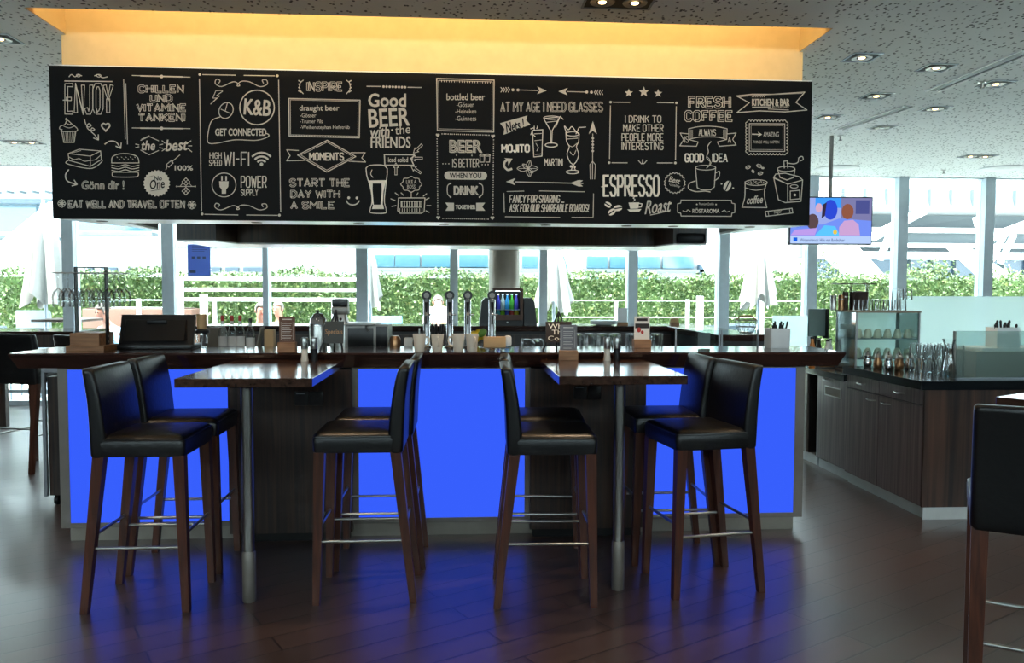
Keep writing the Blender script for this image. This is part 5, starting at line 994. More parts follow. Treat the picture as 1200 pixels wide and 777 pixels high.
# tilted monitor and things between bar and cabinets
my = 2.25; p0, p1 = aty(946.5, 390, my), aty(969, 390, my); mz0, mz1 = aty(958, 394, my).z, aty(958, 362, my).z
t = thing('order_monitor', 'tilted grey monitor on a stand with the hedge reflection painted in, left of the display case', 'monitor', (GX+.12, my, ZL)); t.rotation_euler = (0, 0, R(18)); t.location.x = (p0.x+p1.x)/2
MB().box(-.09, .09, 0, .02, mz0-ZL, mz1-ZL, .006).build('screen', pm('monitor_reflection', (120, 140, 140), .08), t); MB().box(.092, .12, -.01, .04, mz0-ZL-.02, mz1-ZL, .004).build('side_bezel', 'black', t); MB().cyl((0, .03, .01), (0, .03, mz0-ZL+.05), .018).build('stand', 'blackm', t); MB().box(-.08, .08, -.03, .1, 0, .012).build('foot', 'blackm', t)  # reflection is put into the pale screen colour
for k, (u, v, m_, nm, lab) in enumerate(((952, 397, 'amber', 'juice_bottle', 'amber juice bottle under the tilted monitor'), (964, 399, 'ink', 'juice_bottle', 'dark bottle under the tilted monitor'), (970, 400, 'white', 'milk_jug', 'white jug under the tilted monitor'), (977, 399.5, 'white', 'milk_jug', 'white jug beside the display case'))):
    yy = my-.25; p = aty(u, v, yy); h = p.z-ZL; t = thing(nm, lab, 'bottle', (p.x, yy+.07*(k % 2), ZL)); MB().lathe([(.024, 0), (.026, .004), (.026, h*.7), (.014, h*.88), (.014, h)], n=16).build('body', m_, t); MB().lathe([(.017, h), (.017, h+.015), (.0, h+.016)], n=14, cap=False).build('cap', 'black' if m_ != 'ink' else 'steel', t)
# low equipment on the lower worktop seen under the bar top's right end
t = thing('drinks_machine', 'flat steel and copper machine on the lower worktop below the bar end', 'machine', (GX+.12, ZC1+cd_+.03, ZL))
MB().box(-.1, .22, 0, .2, .0, .05, .006).build('body', 'steel', t); MB().box(-.08, .1, -.012, 0, .012, .04).build('front', 'bronze', t, sm=False); MB().cyl((.15, .02, .05), (.15, .02, .09), .02).build('knob', 'chrome', t)
# bread basket behind the pot
p = aty(937, 392, 2.0); t = thing('wire_basket', 'round wire basket with wooden handle behind the white cutlery pot', 'basket', (2.24, 1.65, zrc))
h0 = .10
for z, r_ in ((.004, .05), (h0*.5, .075), (h0, .085)): MB().tube([(r_*math.cos(R(a)), r_*math.sin(R(a)), z) for a in range(0, 360, 20)], .003, 6, True).build('ring', 'steel', t)
for a in range(0, 360, 30): MB().tube([(.05*math.cos(R(a)), .05*math.sin(R(a)), .004), (.075*math.cos(R(a)), .075*math.sin(R(a)), h0*.5), (.085*math.cos(R(a)), .085*math.sin(R(a)), h0)], .0022, 6).build('wire', 'steel', t)
MB().tube([(-.085, 0, h0), (-.04, 0, h0+.035), (.04, 0, h0+.035), (.085, 0, h0)], .006).build('handle', 'oak', t)
# ------------------------------------------------------------------ television
TY = 3.2; p0, p1 = aty(925.5, 286.5, TY), aty(1022, 231, TY); tw, th_ = p1.x-p0.x, p1.z-p0.z
tv = thing('television', 'flat television hanging from the ceiling right of the menu board, showing a news report', 'television', ((p0.x+p1.x)/2, TY, p0.z)); tv.rotation_euler = (0, 0, R(-3))
MB().box(-tw/2, tw/2, 0, .05, 0, th_, .004).build('casing', 'black', tv, sm=False)
def E_(n, c): return emis(n, c, .75)
X0, X1 = -tw/2+.012, tw/2-.012; Z0, Z1 = .012, th_-.012
S = lambda a, b: (X0+(X1-X0)*a, Z0+(Z1-Z0)*b)
def patch(name, pts, col, lay):
    o = MB(); o.bm.faces.new([o.bm.verts.new((*[S(a, b)[0]], -.001-lay*.0012, S(a, b)[1])) for a, b in pts]); return o
scr = patch('screen', [(0, 0), (1, 0), (1, 1), (0, 1)], None, 0).build('screen', E_('tv_back', (150, 165, 225)), tv, sm=False)
el = lambda cx, cy, rx, ry, n=16: [(cx+rx*math.cos(2*math.pi*i/n), cy+ry*math.sin(2*math.pi*i/n)) for i in range(n)]
k_ = 0
for nm, pts, col in (('picture_window', [(.3, .78), (.62, .78), (.62, 1), (.3, 1)], (60, 150, 240)), ('picture_wall', [(.62, .55), (1, .5), (1, 1), (.62, 1)], (120, 120, 165)), ('picture_doorway', [(.8, .65), (.97, .65), (.97, .95), (.8, .95)], (74, 80, 140)), ('picture_floor', [(0, .17), (1, .17), (1, .5), (.6, .55), (.4, .42), (0, .38)], (112, 140, 235)), ('picture_table', [(.3, .17), (.62, .17), (.55, .38), (.42, .4)], (90, 190, 245)),
    ('picture_coat', el(.27, .48, .075, .17), (88, 70, 74)), ('picture_face', el(.345, .78, .042, .1), (205, 165, 190)), ('picture_blue_coat', el(.49, .74, .085, .22), (44, 72, 205)), ('picture_dark_arm', [(.39, .85), (.44, .9), (.42, .6), (.38, .55)], (52, 44, 64)), ('picture_head', el(.7, .7, .075, .17), (138, 84, 66)), ('picture_pink_coat', [(.6, .18), (.86, .18), (.84, .42), (.77, .52), (.66, .5), (.6, .36)], (196, 158, 205)), ('picture_flower', el(.55, .25, .025, .05), (226, 190, 70)), ('picture_lilac', [(0, .18), (.3, .18), (.33, .34), (.05, .3)], (180, 150, 225)), ('caption_bar', [(0, 0), (1, 0), (1, .16), (0, .16)], (176, 200, 240)), ('caption_logo', [(.035, .045), (.085, .045), (.085, .13), (.035, .13)], (20, 90, 215))):
    k_ += 1; patch(nm, pts, None, k_*.3+1).build(nm, E_('tv_'+nm, col), scr, sm=False)
vs_, fs, es = glyphs('Wintereinbruch: Hilfe vom Bundesheer'); xs = [p[0] for p in vs_]; zs = [p[1] for p in vs_]
me = bpy.data.meshes.new('caption_text'); me.from_pydata([(S(.12+.55*(x-min(xs))/(max(xs)-min(xs)), 0)[0], -.0085, S(0, .04+.07*(z-min(zs))/(max(zs)-min(zs)))[1]) for x, z in vs_], [], fs); me.materials.append(E_('tv_text', (30, 50, 110))); o = bpy.data.objects.new('caption_text', me); COL.objects.link(o); o.parent = scr
vs_, fs, es = glyphs('f'); xs = [p[0] for p in vs_]; zs = [p[1] for p in vs_]
MB().cyl((.0, .03, th_-.05), (0, .03, ZC-p0.z), .018).build('ceiling_pole', 'alu', tv); MB().box(-.1, .1, .05, .06, th_*.3, th_*.8).build('bracket', 'blackm', tv, sm=False)
# ------------------------------------------------------------------ ceiling fittings
def downlight(label, u, v, lit=1.0, double=False, loc=None, power=0, tgt=None):
    p = Vector(loc) if loc else atz(u, v, ZC); s_ = .088
    t = thing('recessed_spotlight', label, 'ceiling light', (p.x, p.y, ZC), 0, 'recessed spotlights'); n = 2 if double else 1
    W_ = s_*n
    MB().box(-W_-.012, W_+.012, -s_-.012, -s_, -.006, -.0005).box(-W_-.012, W_+.012, s_, s_+.012, -.006, -.0005).box(-W_-.012, -W_, -s_, s_, -.006, -.0005).box(W_, W_+.012, -s_, s_, -.006, -.0005).build('frame', 'alud', t, sm=False)
    MB().box(-W_, W_, -s_, s_, -.003, -.0008).build('recess', 'hatch', t, sm=False)
    for k in range(n):
        cx = (k-.5)*2*s_ if double else 0
        MB().lathe([(.066, -.0035), (.064, -.009), (.05, -.009), (.034, -.005)], (cx, 0, 0), 20, cap=False).build('reflector', 'alu', t); MB().lathe([(.0, -.011), (.018, -.0095), (.022, -.0052), (.0, -.0045)], (cx, 0, 0), 14, cap=False).build('bulb', 'bulb' if lit else 'alud', t)
    if power: lamp('spotlight_beam', 'SPOT', (p.x, p.y, ZC-.03), power, (1, .74, .48), target=tgt or (p.x, p.y-.001, 0), spot_size=R(75), spot_blend=.6, shadow_soft_size=.05)
    return t
WARM = 34; BOARDW = 14
downlight('square downlight right of the yellow coffer corner, glowing brightest', 1010, 67, power=WARM)
downlight('square downlight to the right of the brightest one', 1097, 79, power=WARM)
downlight('square downlight between the two slot lights, nearer the left one', 1027, 112)
downlight('square downlight left of the sprinkler at the far right', 1096, 127)
downlight('square downlight at the right edge below the long slot light', 1167, 98, power=WARM)
downlight('square downlight close to the board\'s top right corner', 970, 137)
downlight('small square downlight under the far slot light', 1034, 149, 0)
downlight('flat double downlight near the windows at the right', 1146, 183, 1, True)
downlight('square downlight cut by the left edge of the ceiling', 0, 45, 1, power=WARM)
downlight('double downlight near the windows at the left edge', 27, 166.5, 1, True)
downlight('double downlight in front of the yellow coffer at the top edge', 725, 2, 1, True, power=WARM*2.0)
for (x, y, lab) in ((-.85, -.55, 'double downlight above the left high table'), (2.6, -.9, 'double downlight above the right foreground'), (-2.7, -.8, 'double downlight above the left foreground'), (.9, -2.2, 'double downlight ahead of the viewer, right'), (-1.4, -2.2, 'double downlight ahead of the viewer, left')):
    downlight(lab, 0, 0, 1, True, loc=(x, y, ZC), power=WARM*1.4)
for x in (-1.75, -.05, 1.65):
    downlight('unseen double downlight added in the ceiling to brighten the menu board, %s' % ('left' if x < -1 else 'right' if x > 1 else 'middle'), 0, 0, 1, True, loc=(x, -1.25, ZC), power=BOARDW, tgt=(x*.95, BY, 2.2))  # out-of-view fittings added to brighten the board
def slot(label, a, b):
    p, q = atz(*a, ZC), atz(*b, ZC); L_ = (q-p).length; t = thing('slot_light', label, 'ceiling light', ((p.x+q.x)/2, (p.y+q.y)/2, ZC), math.atan2(q.y-p.y, q.x-p.x), 'long slot lights')
    MB().box(-L_/2, L_/2, -.055, -.045, -.012, -.0005).box(-L_/2, L_/2, .045, .055, -.012, -.0005).build('trim', 'white', t, sm=False); MB().box(-L_/2, L_/2, -.045, .045, -.004, -.0005).build('diffuser', 'bgrey', t, sm=False)
slot('long grey slot light running to the right edge of the ceiling', (1092, 106), (1206, 58)); slot('shorter grey slot light further back in the ceiling', (983, 151), (1064, 124))
for u, v, lab in ((1151, 96, 'sprinkler head beside the long slot light'), (985, 159, 'sprinkler head near the far slot light'), (1106, 199, 'sprinkler head near the windows')):
    p = atz(u, v, ZC); t = thing('sprinkler', lab, 'sprinkler', (p.x, p.y, ZC)); MB().lathe([(.03, -.0005), (.03, -.006), (.012, -.01), (.01, -.04)], n=14).build('body', 'steel', t); MB().lathe([(.018, -.045), (.018, -.042), (.0, -.041)], n=12, cap=False).build('deflector', 'blackm', t)
for u, lab in ((980, 'round ceiling air diffuser near the television'), (1174, 'round ceiling air diffuser at the right near the windows')):
    p = atz(u, 197, ZC); t = thing('air_diffuser', lab, 'vent', (p.x, p.y, ZC)); MB().lathe([(.27, -.0005), (.26, -.014), (.2, -.008), (.19, -.014), (.12, -.008), (.1, -.016), (.0, -.014)], n=30, cap=False).build('louvres', 'white', t)
# dark trolley behind the bar's left end
p = atz(57, 541, 0); t = thing('trolley', 'grey framed dark trolley on castors behind the left end of the bar', 'trolley', (aty(46, 500, 1.0).x+.02, 1.0, 0)); x1 = -2.32-t.location.x; zz = aty(50, 437, 1.0).z
for x in (0, x1*.45, x1-.022): MB().box(x, x+.022, 0, .022, .07, zz).build('post', 'alud', t, sm=False)
MB().box(0, x1, 0, .35, zz, zz+.05, .004).build('top', 'alud', t, sm=False); MB().box(.023, x1*.45, .03, .34, .07, zz-.03).build('left_panel', 'wenge', t, sm=False); MB().box(x1*.45+.023, x1-.023, .03, .34, .07, zz-.03).build('right_panel', 'hatch', t, sm=False)
for x in (.06, x1-.06): MB().cyl((x-.012, .06, .035), (x+.012, .06, .035), .034).build('castor', 'black', t)
for x in (.06, x1-.06): MB().cyl((x, .06, .04), (x, .06, .072), .01).build('castor_stem', 'steel', t)
# ------------------------------------------------------------------ outside: terrace, hedge, terminal building
struct('terrace', MB().box(-30, 34, WY+.1, 40, -.12, -.02), 'concrete', 'pale paved terrace outside the windows', 'terrace', sm=False)
def leafmat():
    m = bpy.data.materials.new('hedge_leaves'); m.use_nodes = True; nt = m.node_tree; b = nt.nodes['Principled BSDF']
    tc = nt.nodes.new('ShaderNodeTexCoord'); n = nt.nodes.new('ShaderNodeTexNoise'); n.inputs['Scale'].default_value = 5; n.inputs['Detail'].default_value = 8; n.inputs['Roughness'].default_value = .8
    cr = nt.nodes.new('ShaderNodeValToRGB'); e = cr.color_ramp.elements; e[0].position = .34; e[0].color = lin((48, 66, 36)); e[1].position = .68; e[1].color = lin((116, 116, 62))
    x = cr.color_ramp.elements.new(.52); x.color = lin((68, 86, 44))
    nt.links.new(tc.outputs['Object'], n.inputs['Vector']); nt.links.new(n.outputs['Fac'], cr.inputs[0]); nt.links.new(cr.outputs[0], b.inputs['Base Color']); b.inputs['Roughness'].default_value = .55
    return m
M['leafs'] = leafmat(); M['hedgecore'] = pm('hedge_core', (64, 88, 40), .9)
HY = 9.4; hz = aty(600, 321, HY).z
hd = thing('hedge', 'long clipped green hedge along the terrace outside the windows', 'hedge', (2, HY, 0))
MB().box(-14, 16, .08, .9, 0, hz-.08).build('branches', 'hedgecore', hd, sm=False)
rng = np.random.default_rng(3); N = 70000
fx_ = rng.random(N); X = rng.uniform(-14, 16, N); onf = fx_ < .8
Y = np.where(onf, rng.normal(.03, .035, N), rng.uniform(0, .95, N)); Z = np.where(onf, rng.uniform(0.02, hz, N), hz+rng.normal(-.03, .035, N))
Zt = .05*np.sin(X*2.3)+.04*np.sin(X*5.1+1); Z = np.where(onf, Z*(1+Zt/hz), Z+Zt)
sz_ = rng.uniform(.022, .045, N); d1 = rng.normal(size=(N, 3)); d1 /= np.linalg.norm(d1, axis=1)[:, None]; d2 = np.cross(d1, rng.normal(size=(N, 3))); d2 /= np.linalg.norm(d2, axis=1)[:, None]
# tall shoots at the right
ns = 900; sx_ = rng.choice([aty(u, 310, HY).x-2 for u in (960, 1085, 1110, 1113, 1108, 1188, 984)], ns)+rng.normal(0, .12, ns); X[:ns] = sx_; Z[:ns] = hz+np.abs(rng.normal(0, .16, ns)); Y[:ns] = rng.uniform(.1, .6, ns)
P_ = np.stack([X, Y, Z], 1); V = np.empty((N, 4, 3)); V[:, 0] = P_-d1*sz_[:, None]; V[:, 1] = P_+d2*sz_[:, None]*.5; V[:, 2] = P_+d1*sz_[:, None]; V[:, 3] = P_-d2*sz_[:, None]*.5
me = bpy.data.meshes.new('foliage'); me.from_pydata(V.reshape(-1, 3).tolist(), [], np.arange(N*4).reshape(-1, 4).tolist()); me.materials.append(M['leafs']); o = bpy.data.objects.new('foliage', me); COL.objects.link(o); o.parent = hd; o['kind'] = 'stuff'
BLY = 22.0
tb = thing('terminal_building', 'bright white airport terminal building beyond the hedge', 'building', (0, BLY, 0))
def wpt(u, v, y): p = aty(u, v, y); return (p.x, p.y-BLY, p.z)
def slabp(name, u0, v0, u1, v1, y, th, mat, parent=None):
    a, b = aty(u0, v1, y), aty(u1, v0, y); return MB().box(a.x, b.x, y-BLY, y-BLY+th, a.z, b.z).build(name, mat, parent or tb, sm=False)
MB().box(-34, 36, 0, 1, 0, 9.5).build('wall', 'bldg', tb, sm=False)
for (u0, u1) in ((436, 462), (463, 492), (494, 528), (538, 572), (612, 652), (660, 672), (688, 712), (715, 738), (746, 774), (777, 813)):
    w_ = slabp('window', u0, 299 if u0 < 600 else 300.5, u1, 313 if u0 < 600 else 314.5, BLY-.15, .2, 'bglass')
for (u0, u1) in ((690, 712), (715, 738), (746, 774)): slabp('window', u0, 323, u1, 329, BLY-.15, .2, 'bglass')
for (u0, u1) in ((98, 108), (118, 136), (150, 164), (246, 258), (264, 279), (285, 309)): slabp('small_window', u0, 313.5, u1, 318.5, BLY-.15, .2, 'bblue')
slabp('teal_glazing', -60, 240, 42, 270, BLY-1.2, .2, 'bglass'); slabp('roof_beam', -60, 233, 62, 237.5, BLY-1.8, .6, 'bblue'); slabp('teal_glazing', 66, 258, 175, 270, BLY-1.0, .2, 'bglass'); slabp('roof_beam', 60, 272, 178, 275, BLY-1.5, .5, 'bgrey')
slabp('ledge', -60, 277, 60, 279, BLY-.8, .8, 'bgrey'); slabp('ledge', 200, 288, 330, 289.5, BLY-.5, .5, 'bgrey'); slabp('ledge', 430, 316, 860, 317.2, BLY-.3, .3, 'bgrey')
for k in range(9): slabp('bracket', 4+k*15-60, 223, 8+k*15-60, 225, BLY-2, .4, 'bgrey')
# right-hand recessed glazed hall
slabp('recess_panel', 950, 245, 1330, 305, BLY-.4, .3, 'bgrey'); slabp('recess_glazing', 950, 303, 1330, 326, BLY-.7, .3, 'bblue')
for v in (270, 288): slabp('white_rail', 950, v-1, 1330, v+1, BLY-.9, .3, 'bwhite')
slabp('sill_band', 950, 297, 1330, 303, BLY-.9, .4, 'bwhite')
for u in (985, 1015, 1067, 1093, 1120, 1150, 1176, 1204): slabp('glazing_bar', u, 303, u+1.5, 326, BLY-.85, .2, 'bgrey')
slabp('brick_panel', 925, 303, 946, 325, BLY-.95, .2, 'taupe') ; slabp('grey_door', 820, 310, 838, 322, BLY-.3, .3, 'bblue')
rf = MB(); a = aty(950, 243, BLY-2.5); b = aty(1330, 243, BLY-2.5)
MB().prism([(-3.2, a.z), (.5, a.z), (.5, 9.6), (-1.0, 9.6)], b.x-a.x+8, 'x', a.x).build('roof_slab', 'bldg', tb, sm=False)
for k in range(14):
    x = a.x+k*.42*1.6; MB().box(x, x+.05, -3.26, -3.1, a.z+.02, a.z+.5).build('roof_rib', 'bgrey', tb, sm=False)
def strut(name, pts, y, r): MB().tube([wpt(u, v, y) for u, v in pts], r, 10).build(name, 'bwhite', tb)
strut('roof_strut', [(1022, 278), (1084, 246)], BLY-3.6, .13); strut('roof_strut', [(1031, 304), (1044, 271)], BLY-3.6, .10); strut('roof_strut', [(1150, 283), (1206, 262)], BLY-3.6, .13); strut('roof_strut', [(1172, 308), (1188, 275)], BLY-3.6, .09); strut('roof_strut', [(1162, 305), (1178, 272)], BLY-3.6, .09); strut('roof_strut', [(952, 243), (985, 205)], BLY-3.6, .16); strut('roof_strut', [(1150, 283), (1142, 255)], BLY-3.6, .06)
def leg(pts, y, th=.6): MB().prism([(wpt(u, v, y)[0], wpt(u, v, y)[2]) for u, v in pts], th, 'y', y-BLY).build('building_leg', 'bwhite', tb, sm=False)
leg([(955, 283), (1000, 283), (1044, 330), (1010, 330)], BLY-4.2); leg([(1120, 286), (1132, 287), (1190, 325), (1162, 325)], BLY-4.2); leg([(-20, 335), (-20, 300), (58, 236), (66, 236), (66, 262), (10, 335)], BLY-4.2); leg([(660, 285), (672, 285), (690, 335), (676, 335)], BLY-4.2); leg([(818, 285), (845, 285), (880, 335), (842, 335)], BLY-4.2); leg([(866, 275), (885, 275), (928, 335), (905, 335)], BLY-4.2)
# closed parasols
def parasol(label, u, vt, vb, hw_px, y):
    p = aty(u, 330, y); zt, zb = aty(u, vt, y).z, aty(u, vb, y).z; r = hw_px*ppm(y)
    t = thing('parasol', label, 'parasol', (p.x, y, 0), 0, 'closed parasols on the terrace')
    rings = []
    for k in range(15):
        f = k/14; n = 48; ring = []
        rad = r*(.10+.42*min(1, f*3)+.48*f**1.5) if f < 1 else r
        for i in range(n):
            a = 2*math.pi*i/n; fold = 1+(.08+.24*f)*math.cos(8*a+.6*math.sin(3*a))
            dz = (.10*math.cos(4*a+.5)+.05*math.cos(7*a))*max(0, f-.55)*2.0
            ring.append((rad*fold*math.cos(a), rad*fold*math.sin(a), zt+(zb-zt)*f+dz))
        rings.append(ring)
    MB().loft(rings, cap=False).build('canopy', 'fabric', t, ang=70)
    MB().lathe([(r*.62, zt+(zb-zt)*.22), (r*.63, zt+(zb-zt)*.235)], n=24, cap=False).build('tie', 'alud', t) if hw_px > 18 else None
    MB().cyl((0, 0, -.02), (0, 0, zt+.05), .024).build('pole', 'alud', t); MB().lathe([(.3, -.02), (.3, .03), (.05, .06)], n=20).build('base', 'alud', t)
parasol('closed white parasol outside at the far left', 53, 238, 352, 21, 7.4); parasol('closed white parasol outside behind the window post left of the beer taps', 434, 285, 356, 11, 7.6); parasol('closed white parasol outside right of the round column', 649, 280, 362, 19, 7.6); parasol('closed white parasol outside below the right end of the menu board', 889, 268, 354, 18, 7.4)
# railings on the terrace
def railing(label, u0, u1, vs, posts, y, thick, name='railing'):
    x0, x1 = aty(u0, 340, y).x, aty(u1, 340, y).x; t = thing(name, label, 'railing', (x0, y, 0))
    zs = [aty((u0+u1)/2, v, y).z for v in vs]
    for z in zs: MB().box(0, x1-x0, -.01, .01, z-thick/2, z+thick/2).build('rail', 'white', t, sm=False)
    for u, v0, w_ in posts: x = aty(u, 340, y).x-x0; MB().box(x-w_/2, x+w_/2, -.03, .03, -.02, aty(u, v0, y).z).build('post', 'white', t, sm=False)
railing('white three-rail terrace railing outside the left windows', 205, 424, (327, 339.5, 351), ((213, 324, .04), (238.5, 345, .1), (251, 351, .05), (390.5, 350, .05)), 7.9, .055)
railing('thin wire terrace railing with white posts outside the right windows', 660, 942, (352.5, 372), ((722, 352, .05), (806, 351, .05), (820.5, 347, .1), (893, 352, .06)), 8.2, .014)
railing('thin wire terrace railing outside the far left windows', 130, 196, (351.5, 360.5), ((162, 350, .05),), 8.2, .014)
# blue notice on the window
p0, p1 = aty(220, 323.5, WY-.06), aty(246, 286.5, WY-.06); t = thing('notice_poster', 'blue notice poster stuck on the window left of centre', 'poster', (p0.x, WY-.055, p0.z)); w_, h_ = p1.x-p0.x, p1.z-p0.z
MB().box(0, w_, 0, .003, 0, h_).build('sheet', 'blueposter', t, sm=False); b_ = MB()
for k in range(4): b_.box(w_*.2, w_*(.85-.1*(k % 2)), -.001, -.0001, h_*(.93-.05*k), h_*(.945-.05*k))
for k in range(3): b_.box(w_*(.18+.24*k), w_*(.32+.24*k), -.001, -.0001, h_*.55, h_*.62)
b_.box(w_*.08, w_*.35, -.001, -.0001, h_*.1, h_*.18); b_.build('printing', 'bblue', t, sm=False)
# terrace furniture
def chair(label, u, y, rz, zs=.45, zb=.92):
    x = aty(u, 370, y).x; t = thing('terrace_chair', label, 'chair', (x, y, -.02), rz, 'grey chairs on the terrace')
    MB().box(-.24, .24, -.22, .24, zs-.03, zs, .01).build('seat', 'grey', t); MB().loft([rr(0, .23, .23, .018, .012, zs+.02), rr(0, .27, .26, .018, .012, zb-.05), rr(0, .28, .24, .015, .012, zb)]).build('backrest', 'grey', t)
    for sx in (-.21, .21):
        for sy in (-.19, .21): MB().cyl((sx, sy, 0), (sx*.95, sy, zs-.02), .014).build('leg', 'alud', t)
    for sx in (-.25, .25): MB().tube([(sx, -.18, zs-.02), (sx, -.18, zs+.2), (sx, .24, zs+.22)], .012).build('armrest', 'alud', t)
def terrace_table(label, u0, u1, v, y, dark=True):
    a, b = aty(u0, v, y), aty(u1, v, y); t = thing('terrace_table', label, 'table', ((a.x+b.x)/2, y, -.02)); h = a.z+.02; w_ = (b.x-a.x)/2
    MB().box(-w_, w_, -.35, .35, h-.035, h, .004).build('tabletop', 'wenge' if dark else 'white', t); MB().cyl((0, 0, .02), (0, 0, h-.035), .04).build('pedestal', 'alud', t); MB().lathe([(.28, 0), (.28, .015), (.05, .03)], n=20).build('base', 'alud', t)
terrace_table('dark table on the terrace behind the wooden glass rack', 52, 108, 373.5, 6.9)
chair('grey terrace chair with a wide curved back below the far left parasol', 50, 8.15, R(180), .45, 1.17); chair('grey terrace chair at the far left edge of the dark terrace table', 18, 6.75, R(150), .45, 1.0)
chair('grey terrace chair right of the glass splash screens', 858, 8.2, R(190), .45, .98); chair('grey terrace chair nearer the window post at right', 839, 7.0, R(180), .45, 1.0); chair('grey terrace chair right of the white parasol', 927, 8.0, R(200), .45, .98)
t = thing('planter', 'brown planter box on the terrace behind the left glass rack', 'planter', (aty(155, 378, 8.6).x, 8.75, -.02)); MB().box(-.75, .95, -.2, .25, 0, aty(155, 362, 8.6).z+.02, .01).build('box', 'browncard', t); MB().box(-.7, .9, -.16, .2, aty(155, 362, 8.6).z+.02, aty(155, 361.5, 8.6).z+.03).build('soil', 'coffee', t)
t = thing('windbreak', 'low blue panel on the terrace left of the beer taps', 'panel', (aty(435, 375, 8.6).x, 8.6, -.02)); MB().box(0, aty(471, 375, 8.6).x-aty(435, 375, 8.6).x, 0, .04, 0.02, aty(450, 369, 8.6).z, .006).build('panel', pm('blue_panel', (96, 160, 190), .5), t); 
for x in (.08, .35): MB().box(x, x+.04, -.12, .16, 0, .02).build('foot', 'alud', t)
# ------------------------------------------------------------------ people on the terrace
def skin_mesh(name, verts, edges, radii, mat, parent, sub=2, root=0):
    me = bpy.data.meshes.new(name); me.from_pydata(verts, edges, []); o = bpy.data.objects.new(name, me); COL.objects.link(o)
    sk = o.modifiers.new('s', 'SKIN'); sk.use_smooth_shade = True; sk.branch_smoothing = .6
    lay = me.skin_vertices[0].data
    for i, r in enumerate(radii): lay[i].radius = (r if isinstance(r, tuple) else (r, r)); lay[i].use_root = (i == root)
    sb_ = o.modifiers.new('u', 'SUBSURF'); sb_.levels = sub; sb_.render_levels = sub
    bpy.context.view_layer.update(); ev = o.evaluated_get(bpy.context.evaluated_depsgraph_get()); m2 = bpy.data.meshes.new_from_object(ev); m2.name = name
    for p in m2.polygons: p.use_smooth = True
    o.modifiers.clear(); o.data = m2; m2.materials.clear(); m2.materials.append(M[mat]); o.parent = parent; return o
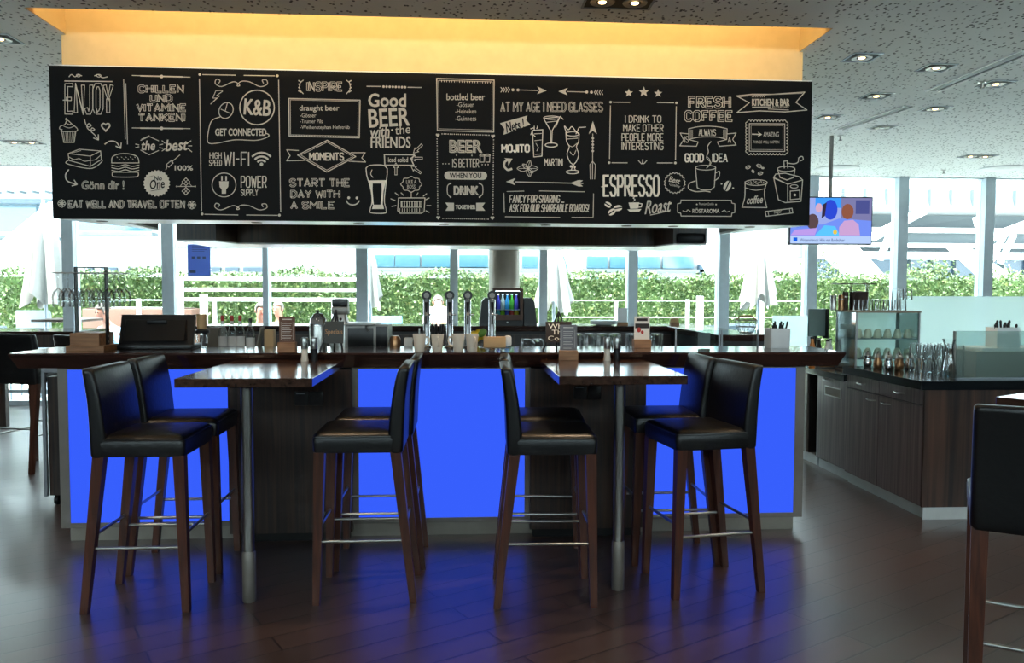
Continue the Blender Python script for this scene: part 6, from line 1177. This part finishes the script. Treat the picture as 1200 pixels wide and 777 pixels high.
def person(label, loc, rz, lean, sit, shirt, hairm, sleeves='long', arm=(0, 0)):
    """a whole figure; lean = forward tilt of the trunk in degrees; facing local +x"""
    t = thing('person', label, 'person', loc, rz); L = R(lean)
    hip = Vector((0, 0, .47 if sit else .92)); up = Vector((math.sin(L), 0, math.cos(L))); fwd = Vector((math.cos(L), 0, -math.sin(L)))
    B = lambda h, f=0, y=0: hip+up*h+fwd*f+Vector((0, y, 0))
    v = [hip, B(.16), B(.34), B(.46), B(.53, .01), B(.60, .03), B(.66, .045), B(.74, .05), B(.79, .045)]; e = [(0, 1), (1, 2), (2, 3), (3, 4), (4, 5), (5, 6), (6, 7), (7, 8)]
    r = [(.155, .115), (.14, .1), (.165, .11), (.14, .09), (.06, .06), (.055, .055), (.072, .085), (.078, .09), (.055, .062)]
    def add(p, parent, rad): v.append(Vector(p)); e.append((parent, len(v)-1)); r.append(rad); return len(v)-1
    down = Vector((0, 0, -1)); hands = []
    for s in (-1, 1):
        sh = add(B(.45, 0, s*.18), 3, .055); adir = (down*math.cos(R(arm[0]))+Vector((1, 0, 0))*math.sin(R(arm[0])))
        el_ = add(B(.45, 0, s*.22)+adir*.27, sh, .043); wdir = (down*math.cos(R(arm[1]))+Vector((1, 0, 0))*math.sin(R(arm[1])))
        wr = add(v[el_]+wdir*.24, el_, .028); pm_ = add(v[wr]+wdir*.07, wr, (.036, .018)); hands.append((v[wr], v[pm_], wdir, s))
        for k, (dy, ln) in enumerate(((-.027, .062), (-.009, .072), (.009, .068), (.027, .052))):
            a = add(v[pm_]+wdir*(.03)+Vector((0, dy, 0)), pm_, .0095); b = add(v[a]+wdir*ln*.5+Vector((.006, 0, 0)), a, .0085); add(v[b]+wdir*ln*.5+Vector((.014, 0, 0)), b, .0075)
        a = add(v[wr]+wdir*.04+Vector((.03, -s*.012, 0)), pm_, .011); add(v[a]+wdir*.045+Vector((.012, 0, 0)), a, .009)
        h = add(hip+Vector((.0, s*.09, -.04)), 0, .09)
        if sit: kn = add(hip+Vector((.42, s*.11, .01)), h, .06); an = add(v[kn]+Vector((.02, 0, -.40)), kn, .042)
        else: kn = add(hip+Vector((.03, s*.10, -.44)), h, .062); an = add(hip+Vector((0, s*.10, -.84)), kn, .042)
        add(v[an]+Vector((.16, 0, -.035)), an, (.04, .03))
    body = skin_mesh('body', [tuple(p) for p in v], e, r, 'skin', t)
    hc = B(.72, .05)
    # clothing follows the trunk, arms and legs
    V2 = [v[0], v[1], v[2], v[3]]; E2 = [(0, 1), (1, 2), (2, 3)]; R2_ = [(.17, .13), (.155, .115), (.178, .124), (.15, .1)]
    for s in (-1, 1):
        sh = B(.45, 0, s*.185); adir = (down*math.cos(R(arm[0]))+Vector((1, 0, 0))*math.sin(R(arm[0]))); el_ = B(.45, 0, s*.22)+adir*.27; wdir = (down*math.cos(R(arm[1]))+Vector((1, 0, 0))*math.sin(R(arm[1])))
        i = len(V2); V2 += [sh, el_]; E2 += [(3, i), (i, i+1)]; R2_ += [.07, .056]
        if sleeves == 'long': V2.append(el_+wdir*.2); E2.append((i+1, i+2)); R2_.append(.042)
    skin_mesh('shirt', [tuple(p) for p in V2], E2, R2_, shirt, t)
    V3 = [hip+Vector((0, 0, .06)), hip]; E3 = [(0, 1)]; R3 = [(.165, .125), (.165, .125)]
    for s in (-1, 1):
        i = len(V3); h = hip+Vector((0, s*.09, -.05))
        kn = hip+Vector((.42, s*.11, .01)) if sit else hip+Vector((.03, s*.10, -.44)); an = kn+Vector((.02, 0, -.36)) if sit else hip+Vector((0, s*.10, -.82))
        V3 += [h, kn, an]; E3 += [(1, i), (i, i+1), (i+1, i+2)]; R3 += [.105, .076, .058]
    skin_mesh('trousers', [tuple(p) for p in V3], E3, R3, 'trous', t)
    hb_ = MB(); hm = Matrix.Translation(hc) @ Matrix.Rotation(L, 4, 'Y')
    bmesh.ops.create_uvsphere(hb_.bm, u_segments=18, v_segments=12, radius=1)
    for q in hb_.bm.verts:
        q.co = Vector((q.co.x*.102-.014, q.co.y*.088, q.co.z*.108+.022))
        if q.co.x > .02 and q.co.z < .075: q.co.x = .02
        if q.co.z < -.04: q.co.z = -.04
        q.co = hm @ q.co
    hb_.build('hair', hairm, t)
    fb = MB()
    for s in (-1, 1): fb.ball(hm @ Vector((.078, s*.03, .01)), .009, 8, 6)
    fb.build('eyes', 'ink', t); MB().ball(hm @ Vector((.094, 0, -.018)), .013, 8, 6, (1, .8, 1.3)).build('nose', 'skin', t); MB().box(-.004, .004, -.022, .022, -.004, .004, .002).build('mouth', 'red', t).matrix_local = hm @ Matrix.Translation((.083, 0, -.05))
    for s in (-1, 1): MB().ball(hm @ Vector((0, s*.086, -.005)), .02, 8, 6, (.8, .4, 1.3)).build('ear', 'skin', t)
    return t
yy = 8.3
person('person in a white shirt outside bending forward, behind the two left beer taps', (aty(516, 380, yy).x, yy, -.02), R(95), 55, False, 'shirtw', 'hair', 'long', (28, 55))
def seated(label, clabel, u, y, rz, lean, shirt, sleeves, arm):
    x = aty(u, 380, y).x; person(label, (x, y, -.02), R(rz), lean, True, shirt, 'hair', sleeves, arm)
    chair(clabel, u, y+.0, R(rz+90), .42, .8)
seated('person in a light blue shirt sitting outside behind the left glass rack', 'grey terrace chair under the person in the light blue shirt', 136, 7.8, 235, 14, 'shirtl', 'long', (35, 80))
seated('person in a pink shirt sitting outside, left of the window post above the spirit bottles', 'grey terrace chair under the person in the pink shirt', 304, 7.55, -60, 4, 'shirtp', 'short', (25, 70))
seated('person in a blue shirt sitting outside, right of the window post above the spirit bottles', 'grey terrace chair under the person in the blue shirt', 330, 8.75, -110, 4, 'shirtb', 'short', (25, 70))
